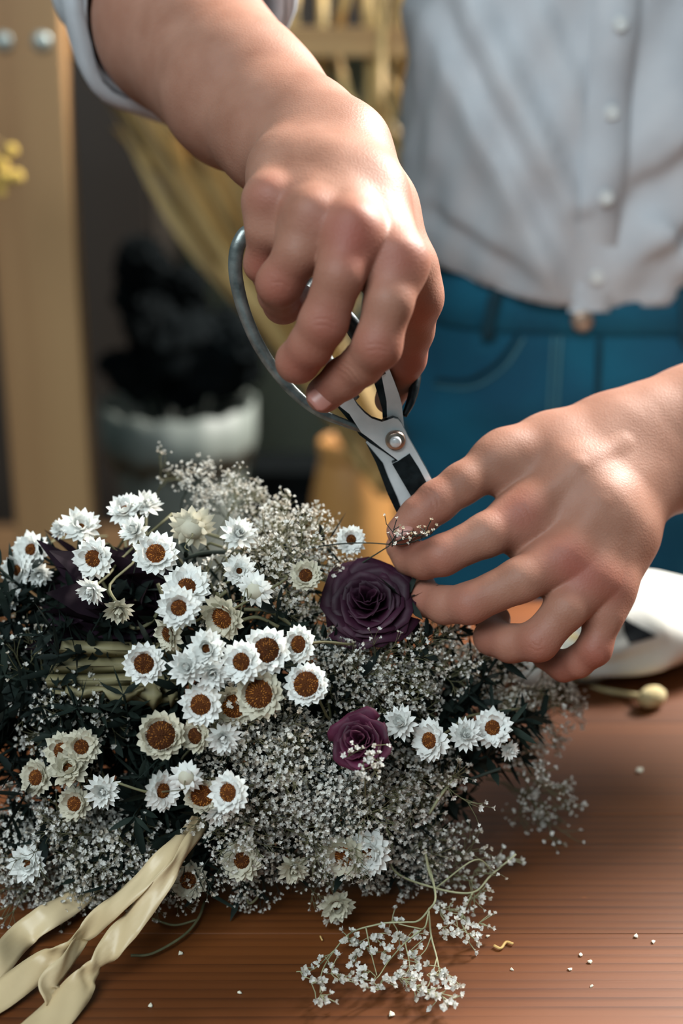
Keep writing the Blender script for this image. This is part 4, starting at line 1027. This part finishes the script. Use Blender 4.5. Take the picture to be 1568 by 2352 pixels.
for (cx, cy, rx, ry, n, dd, sc_, lab) in REG:
    made = []
    for k in range(max(2, int(round(n*(KEEP if 'dense' not in lab else .72))))):
        a = qs.random()*6.28; t = math.sqrt(qs.random()); px = cx+rx*t*math.cos(a); py = cy+ry*t*math.sin(a)
        d = dome(px, py)+dd+.012+qs.uniform(-.008, .016); p = P(px, py, d); p.z = max(p.z, TABLE_Z+.012)
        dv = ((p-CB).normalized()*1.0 + camdir(qs.gauss(0, .35), .35+qs.gauss(0, .3), .5)).normalized()
        if p.z < TABLE_Z+.03: dv.z = max(dv.z, -.02); dv.normalize()
        s_ = sc_*qs.uniform(.8, 1.1); base = p - dv*.050*s_; base.z = max(base.z, TABLE_Z+.004)
        made.append((px, spray(base, dv, s_, SPR if qs.random() < .6 else SPL, lab, lab.replace('spray', 'sprays'))))

    made.sort(key=lambda t: t[0])
    for k, (_, o) in enumerate(made): o['label'] = lab + ', ' + ORD[k]

# explicit sprig lying on the table in front, with thick pale stems
def twig(name, label, stems, tips, mat, r, fs, seed, cat="baby's breath", lift=.004, tones=(0, 0, .1, .4)):
    q = random.Random(seed); st = MB(); fl = MB()
    for pts, rr_ in stems:
        c = catmull(pts, 6); st.tube(c, lerplist([rr_*.72, rr_*.5], len(c)), 5)
    for (p, dv, k) in tips:
        for j in range(k):
            d2 = (dv+Vector((q.gauss(0, .5), q.gauss(0, .5), q.gauss(0, .35)))).normalized(); L = q.uniform(.003, .009); e = p+d2*L; e.z = max(e.z, TABLE_Z+.0022)
            st.tube([p, p+d2*L*.5+Vector((q.gauss(0, .0006), q.gauss(0, .0006), 0)), e], .00026, 3, cap=False); floret(fl, e, (d2+Vector((0, 0, .5))), fs*q.uniform(.8, 1.15), q, q.choice(tones))
    root = empty(name, stems[0][0][0]); tag(root, label, cat); o1 = st.build('stems', mat, root); o2 = fl.build('florets', FLOR, root); rebase(root, o1, o2); o1['kind'] = 'stuff'; o2['kind'] = 'stuff'
    return root
def TT(px, py, z=.006): return T(px, py, z)
br = [([P(985,1985,.70), TT(1000,2060,.03), TT(984,2090,.024), TT(960,2115,.016), TT(930,2118,.012), TT(880,2120,.01)], .00085),
      ([TT(984,2090,.024), TT(990,2150,.010), TT(1003,2200,.007), TT(1012,2250,.005)], .0007),
      ([TT(985,2085,.024), TT(975,2130,.016), TT(950,2130,.012), TT(915,2122,.010)], .0006),
      ([TT(978,2128,.014), TT(930,2165,.008), TT(890,2210,.006)], .0006), ([TT(990,2150,.01), TT(978,2180,.006), TT(960,2200,.005)], .0005),
      ([TT(880,2120,.01), TT(810,2140,.008), TT(770,2180,.006), TT(740,2230,.005), TT(735,2280,.004)], .0006),
      ([TT(770,2180,.006), TT(720,2226,.005), TT(680,2232,.004)], .0005), ([TT(840,2130,.009), TT(850,2180,.006), TT(865,2240,.005)], .0005),
      ([TT(890,2210,.006), TT(860,2250,.005), TT(815,2245,.004)], .00045), ([TT(1003,2200,.007), TT(985,2260,.005), TT(965,2285,.004)], .0005), ([TT(930,2165,.008), TT(940,2220,.006), TT(920,2250,.005)], .0005)]
tp = []; q = random.Random(8)
for (px, py, k) in [(690,2236,5),(715,2262,7),(735,2290,6),(760,2240,6),(790,2250,6),(745,2200,5),(800,2160,8),(830,2170,8),(860,2150,8),(820,2200,6),(850,2235,8),(880,2250,9),(905,2240,8),(930,2255,8),(880,2190,6),(915,2160,8),(945,2145,6),(900,2120,6),(960,2215,7),(985,2240,7),(1015,2230,7),(1030,2255,5),(1010,2285,7),(970,2280,8),(950,2270,6),(1025,2305,4),(870,2275,4),(940,2190,6),(790,2110,6)]:
    tp.append((TT(px, py-4, .006), (RIGHT*q.gauss(0, .5)+Vector((0, -.7, .25))), k))
twig('babys_breath_sprig', "white baby's breath sprig with thick pale stems lying on the table in front", br, tp, STEMP, .0007, .0023, 4)
br = [([P(900,1930,.70), TT(905,2000,.03), TT(1000,2040,.02), TT(1085,2050,.016), TT(1128,2010,.02), TT(1185,1962,.03)], .0009),
      ([TT(1085,2050,.016), TT(1060,2110,.008), TT(1075,2150,.006)], .0007), ([TT(1000,2040,.02), TT(1090,1975,.03), TT(1130,2000,.02)], .0006)]
tp = [(TT(px, py, .008), RIGHT*.3+Vector((0, -.6, .3)), k) for (px, py, k) in [(1140,1975,8),(1165,1970,5),(1060,2100,8),(1090,2060,8),(1030,2090,8),(1075,2145,9),(1045,2140,7),(1100,2120,6),(1090,2000,7),(1050,2020,7),(1010,2090,7),(1020,2130,6)]]
twig('babys_breath_sprig', "baby's breath sprig with a green hooked stem tip pointing over the table", br, tp, STEMP, .0007, .0021, 5)
# the stem being trimmed, pinched between thumb and finger
hd = .681
br = [([P(690,1262,.70), P(770,1250,.694), P(840,1247,.690), P(893,1250,.686)], .0006), ([P(820,1300,.70), P(860,1275,.693), P(893,1254,.686)], .0006),
      ([P(893,1250,.686), P(905,1236,.678), P(900,1222,.676)], .0004), ([P(893,1252,.686), P(935,1248,.674), P(985,1230,.671)], .0004), ([P(935,1248,.674), P(970,1225,.671)], .0003), ([P(893,1252,.686), P(925,1222,.676), P(960,1222,.672)], .0003)]
tp = [(P(px, py, .672), camdir(.3, .4, .8), k) for (px, py, k) in [(902,1222,4),(905,1248,5),(925,1238,2),(940,1242,4),(950,1232,3),(978,1224,3),(988,1228,3),(968,1238,2),(900,1256,2)]]
twig('held_flower_stem', "thin baby's breath stem pinched between thumb and forefinger under the blades", br, tp, STEMD, .0005, .0013, 6, lift=0, tones=(.2, .5, .9, 1))
tp = [(P(px, py, d), camdir(0, .3, 1), k) for (px, py, d, k) in [(800,1738,.642,4),(850,1735,.641,5),(835,1752,.640,5),(865,1748,.641,4),(815,1722,.643,2),(872,1712,.643,2),(860,1770,.641,6),(820,1775,.640,6)]]
twig('babys_breath_sprig', "bright round white buds just in front of the magenta rose", [([P(840,1850,.66), P(838,1800,.645), P(835,1755,.643)], .0005), ([P(838,1800,.645), P(862,1770,.643), P(870,1715,.645)], .0004)], tp, STEMG, .0005, .0017, 12)

# ---- foliage filling the heart of the bouquet
def leaf_sprig(seed):
    q = random.Random(seed); st = MB(); lf = MB(); pts = catmull([(0, 0, 0), (q.uniform(-.01, .01), q.uniform(-.01, .01), .04), (q.uniform(-.02, .02), q.uniform(-.02, .02), .08)], 4); lf.tube(pts, .0009, 5)
    for k in range(44):
        p = pts[min(len(pts)-1, int(k/44*len(pts)))]; a = k*2.4; d = Vector((math.cos(a), math.sin(a), q.uniform(.2, 1.2))).normalized(); s = d.orthogonal().normalized(); L = q.uniform(.012, .024); w = q.uniform(.0012, .0028); n = d.cross(s)*w*.4
        lf.add([p, p+d*L*.3+s*w, p+d*L*.3-s*w, p+d*L*.35+n, p+d*L*.7+s*w*.8, p+d*L*.7-s*w*.8, p+d*L], [(0, 1, 3), (0, 3, 2), (1, 4, 3), (3, 5, 2), (3, 4, 6), (3, 6, 5)])
    lf.v = [Vector(v) for v in lf.v]; return lf
q = random.Random(31); FOL = MB()
def foliage(px, py, dd, scale=1.0):
    d = dome(px, py)+dd; p = P(px, py, d); p.z = max(p.z, TABLE_Z+.03); dv = ((p-CB)+camdir(q.gauss(0, .6), q.gauss(0, .6), q.uniform(-.3, .4))*.05).normalized()
    loc = p-dv*.055*scale; loc.z = max(loc.z, TABLE_Z+.006); mx = Matrix.Translation(loc) @ frame(dv).to_4x4() @ Matrix.Rotation(q.random()*6.28, 4, 'Z') @ Matrix.Scale(scale, 4)
    s = LS[q.randrange(5)]; FOL.add([mx @ v for v in s.v], s.f, 0)
LS = [leaf_sprig(s) for s in range(5)]
for k in range(230):
    a = q.random()*6.28; t = math.sqrt(q.random())*.93
    px = 520+680*t*math.cos(a); py = 1650+430*t*math.sin(a)
    if py < 1330 and px < 500: continue
    if py < 1340 or (px > 660 and py < 1430): continue
    if (px > 1150 and py > 1700) or (px > 1080 and py > 1850): continue
    foliage(px, py, .036+q.uniform(-.008, .03), q.uniform(.7, 1.0))
for v in range(len(FOL.v)):
    if FOL.v[v][2] < TABLE_Z+.001: FOL.v[v] = (FOL.v[v][0], FOL.v[v][1], TABLE_Z+.001)
fo = FOL.build('foliage', LEAFD); tag(fo, 'mass of dark green dried foliage filling the shaded heart of the bouquet', 'foliage', kind='stuff')
# long bent stems seen between the heads
STEMS = [([(228,1325),(262,1380),(300,1440),(345,1430),(372,1380),(362,1340)], .694, STEMG, .0009, 'curled olive stem looping beside the nodding daisies'),
 ([(300,1360),(330,1400),(372,1400)], .70, STEMG, .0007, 'thin olive stem behind the curled loop'),
 ([(640,1270),(560,1268),(470,1270),(420,1285)], .712, STEMD, .0011, 'dark green stem crossing behind the cluster top'),
 ([(720,1330),(640,1285),(560,1270)], .712, STEMD, .001, 'dark stem joining the crossing one near the rose'),
 ([(500,1360),(490,1400),(492,1450)], .668, STEMG, .0009, 'short dry stem crossing the cupped cream daisy'),
 ([(460,1420),(500,1375),(520,1358)], .668, STEMG, .0009, 'dry stem leaning over the cupped cream daisy'),
 ([(640,1440),(590,1418),(540,1432),(500,1455)], .676, STEMG, .0009, 'arching dry stem right of the cupped cream daisy'),
 ([(690,1450),(620,1405),(560,1400)], .68, STEMG, .0009, 'upper arching dry stem behind the large-disced daisy'),
 ([(430,1195),(436,1180),(450,1195),(470,1222),(520,1240)], .735, STEMG, .0009, 'hooked stem over the blurred cream daisy'),
 ([(0,1352),(120,1340),(230,1338)], .75, STEMD, .0011, 'dark stem entering at the left edge under the blurred daisies'),
 ([(75,1350),(110,1390),(150,1450)], .745, STEMD, .001, 'dark slanting stem at the left edge'),
 ([(300,2195),(350,2190),(420,2150),(455,2110),(470,2070)], None, STEMG, .0007, 'curved bare twig on the table right of the ribbons'),
 ([(350,2110),(400,2125),(455,2112)], None, STEMG, .0006, 'small side twig on the table right of the ribbons'),
 ([(565,2050),(572,2075),(590,2062),(592,2040)], .70, STEMG, .0006, 'tiny hooked twig below the shadowed daisy'),
 ([(1180,1515),(1160,1550),(1125,1580)], .735, STEMD, .0012, 'short dark green stem under the little finger'),
 ([(1150,1765),(1120,1775),(1080,1790)], .705, STEMD, .0009, 'dark thick stem behind the rightmost daisy'),
 ([(985,1870),(1010,1830),(1040,1790)], .69, STEMP, .0007, 'yellow-green stem low at the right of the bouquet'),
 ([(975,1950),(985,2000),(996,2030)], .69, STEMP, .0007, 'yellow-green stem above the front sprig')]
for (pp, d, mt, r, lab) in STEMS:
    m = MB(); pts = catmull([P(x, y, d) if d else T(x, y, .004) for (x, y) in pp], 6); o0 = Vector(pts[0]); m.tube([p-o0 for p in pts], r, 6)
    o = m.build('dry_stem', mt); o.location = o0; tag(o, lab, 'stem', 'loose stems in the bouquet')

# ---- ribbons
RIB = M('tan_ribbon', srgb(204, 178, 134), srgb(226, 204, 164), 12, rough=0.38, bump=0.1, bscale=300, trans=0.12)
def ribbon(pts, label, name='ribbon'):
    """pts: (point, width m, twist rad about the path)"""
    c = catmull([p[0] for p in pts], 10); n = len(c); w = lerplist([p[1] for p in pts], n); tw = lerplist([p[2] for p in pts], n); m = MB(); vs_ = []; nu = 7; o0 = Vector(c[0])
    for i, p in enumerate(c):
        t = (c[min(i+1, n-1)]-c[max(i-1, 0)]).normalized(); up = Vector((0, -.35, 1)); side = t.cross(up).normalized(); nn = side.cross(t)
        ax = side*math.cos(tw[i])+nn*math.sin(tw[i]); an = -side*math.sin(tw[i])+nn*math.cos(tw[i])
        for k in range(nu):
            u = -1+2*k/(nu-1); vs_.append(p+ax*u*w[i]*.40+an*(.0014*(u*u-.4)*math.sin(i*.27+1)+.0004*math.sin(u*4+i*.5))-o0)
    for i, v in enumerate(vs_):
        if (v+o0).z < TABLE_Z+.001: v.z = TABLE_Z+.001-o0.z
    m.add(vs_, [(i*nu+k, i*nu+k+1, (i+1)*nu+k+1, (i+1)*nu+k) for i in range(n-1) for k in range(nu-1)])
    o = m.build(name, RIB); o.location = o0; s = o.modifiers.new('t', 'SOLIDIFY'); s.thickness = .0005; tag(o, label, 'ribbon', 'tan ribbons'); return o
ribbon([(P(480,1850,.705), .008, .5), (P(438,1905,.680), .009, .4), (P(380,1965,.664), .011, .1), (P(320,2030,.660), .014, -.2), (P(255,2085,.660), .014, .1), (P(198,2140,.664), .011, 1.1), (T(160,2172,.018), .008, 1.7), (T(130,2196,.014), .012, 1.0), (T(90,2220,.010), .016, .35), (T(0,2285,.006), .019, .15), (T(-110,2350,.004), .019, .1)],
       'tan ribbon tail with a twist, running off the left edge')
ribbon([(P(490,1860,.70), .008, 1.0), (P(446,1920,.674), .009, 1.0), (P(405,1985,.660), .008, 1.1), (P(350,2060,.656), .012, .3), (P(300,2120,.655), .018, -.2), (T(258,2172,.020), .015, .2), (T(222,2215,.014), .010, 1.3), (T(200,2240,.010), .012, .8), (T(180,2270,.008), .018, .3), (T(120,2340,.004), .021, .1), (T(40,2420,.003), .021, .1)],
       'tan ribbon tail nearest the camera, running off the bottom edge')
ribbon([(P(190,2150,.664), .008, .9), (T(150,2215,.016), .012, 1.3), (T(112,2262,.012), .014, .8), (T(125,2300,.006), .012, .5)], 'short folded end of tan ribbon between the two tails')
ribbon([(P(250,1990,.715), .012, .5), (P(180,2060,.70), .015, .3), (P(110,2105,.686), .017, .2), (P(50,2150,.682), .017, .3), (T(0,2205,.012), .017, .4), (T(-60,2290,.006), .017, .2)], 'tan ribbon tail half hidden under baby\'s breath at the left edge')

# ---- cloth bag behind the bouquet
LINEN = M('white_linen', srgb(222, 222, 214), srgb(236, 236, 230), 40, rough=0.85, bump=0.3, bscale=700)
PRINT = M('black_print', srgb(14, 22, 28), srgb(22, 30, 36), 40, rough=0.8)
CORD = M('bag_cord', srgb(204, 184, 132), srgb(222, 206, 160), 200, rough=0.8, bump=0.4, bscale=500)
bx = T(1385, 1600, 0); bag = empty('drawstring_bag', (bx.x, bx.y+.045, TABLE_Z)); bag.rotation_euler = (0, 0, math.radians(27)); tag(bag, 'plump white linen drawstring bag with black print lying behind the hand', 'bag')
def bag_pt(u, a):
    """u 0 = gathered mouth (picture left) .. 1 = far end"""
    x = -.062 + .235*u
    ry = float(np.interp(u, [0, .06, .13, .2, .35, .6, .85, .97, 1], [.030, .026, .020, .040, .052, .048, .034, .016, .002])); rz = float(np.interp(u, [0, .06, .13, .2, .35, .5, .7, .9, .98, 1], [.018, .016, .012, .023, .029, .027, .019, .011, .006, .002]))
    pl_ = 1+.13*math.exp(-((u-.10)/.14)**2)*math.sin(a*9+1)+.05*math.sin(3*a+u*9)+.035*math.sin(5*a-u*14)+.02*math.sin(7*a+u*25)
    return Vector((x, math.cos(a)*ry*pl_, max(.0008, rz + math.sin(a)*rz*pl_)))
m = MB(); nu, nv = 48, 44; m.add([bag_pt(j/(nv-1), 2*math.pi*i/nu) for j in range(nv) for i in range(nu)], [(j*nu+i, (j+1)*nu+i, (j+1)*nu+(i+1) % nu, j*nu+(i+1) % nu) for j in range(nv-1) for i in range(nu)]+[tuple(range(nu)), tuple((nv-1)*nu+i for i in range(nu-1, -1, -1))])
m.build('pouch', LINEN, bag)
m = MB(); m.tube([bag_pt(.155, 2*math.pi*i/32)*1.0+Vector((0, 0, .001)) for i in range(33)], .0022, 6); m.tube(catmull([bag_pt(.155, -1.2)+Vector((0, -.002, .002)), bag_pt(.15, -1.5)+Vector((.004, -.012, -.004)), Vector((-.005, -.062, .006))], 5), .0018, 6); m.build('cord', CORD, bag)
m = MB(); m.lathe([(0, .008), (.004, .0075), (.0065, .004), (.0068, 0), (.006, -.004), (0, -.006)], 14); o = m.build('cord_end', CORD, bag); o.location = (-.002, -.066, .0065); o.scale = (1.5, 1, .9)
m = MB(); vs_ = []
for j in range(9):
    for i in range(7):
        u = .25+.075*j/8; a = 1.62+ (1.1*(1-j/8))*(i/6)+.9*0; p = bag_pt(u, math.pi-.35-(i/6)*.7*(1-j/8)); vs_.append(p*1.0+Vector((0, -.0014, .0012)))
m.add(vs_, [(j*7+i, (j+1)*7+i, (j+1)*7+i+1, j*7+i+1) for j in range(8) for i in range(6)]); m.build('print', PRINT, bag)

# ---- crumbs and fibres on the table
CRUMB = M('flower_crumb', srgb(222, 214, 190), srgb(236, 230, 212), 200, rough=0.8); FIB = M('straw_fibre', srgb(200, 160, 92), srgb(214, 178, 112), 100, rough=0.6)
cr = [('beside the front sprig', 1355, 2208, .0012), ('left of the white floret crumb', 1333, 2193, .0009), ('high at the right', 1460, 2150, .0011), ('below the right edge crumb', 1500, 2163, .0009), ('near the lower right corner', 1358, 2264, .0008),
      ('just under the curled fibre', 1308, 2226, .0009), ('left of the curled fibre', 1120, 2150, .0008), ('by the bottom edge', 345, 2310, .0011), ('near the ribbon tails', 415, 2190, .0012), ('below the shaded sprays', 900, 2330, .0014), ('blurred, far right', 1468, 1768, .002), ('right of the front sprig', 1175, 2226, .0008), ('left of the bottom centre', 550, 2280, .0009)]
q = random.Random(2); cm = [rough_head('crumb', 1, CRUMB, 50+i, 1, .35) for i in range(3)]
for (lab, px, py, r) in cr:
    o = link('flower_crumb', cm[q.randrange(3)]); o.location = T(px, py, r*.6); o.scale = (r*1.3, r, r*.7); o.rotation_euler = (0, 0, q.random()*6); tag(o, 'tiny pale flower crumb on the table ' + lab, 'crumb', 'crumbs on the table')
for (pp, lab, r) in [([(1134,2172),(1150,2178),(1162,2164),(1178,2168)], 'curled straw-coloured fibre on the table', .0007), ([(735,1190+960),(740,2160)], 'short pale fibre near the front sprig', .0004)]:
    m = MB(); pts = catmull([T(x, y, .0012) for (x, y) in pp], 6); o0 = Vector(pts[0]); m.tube([p-o0 for p in pts], r, 5); o = m.build('straw_fibre', FIB); o.location = o0; tag(o, lab, 'fibre')
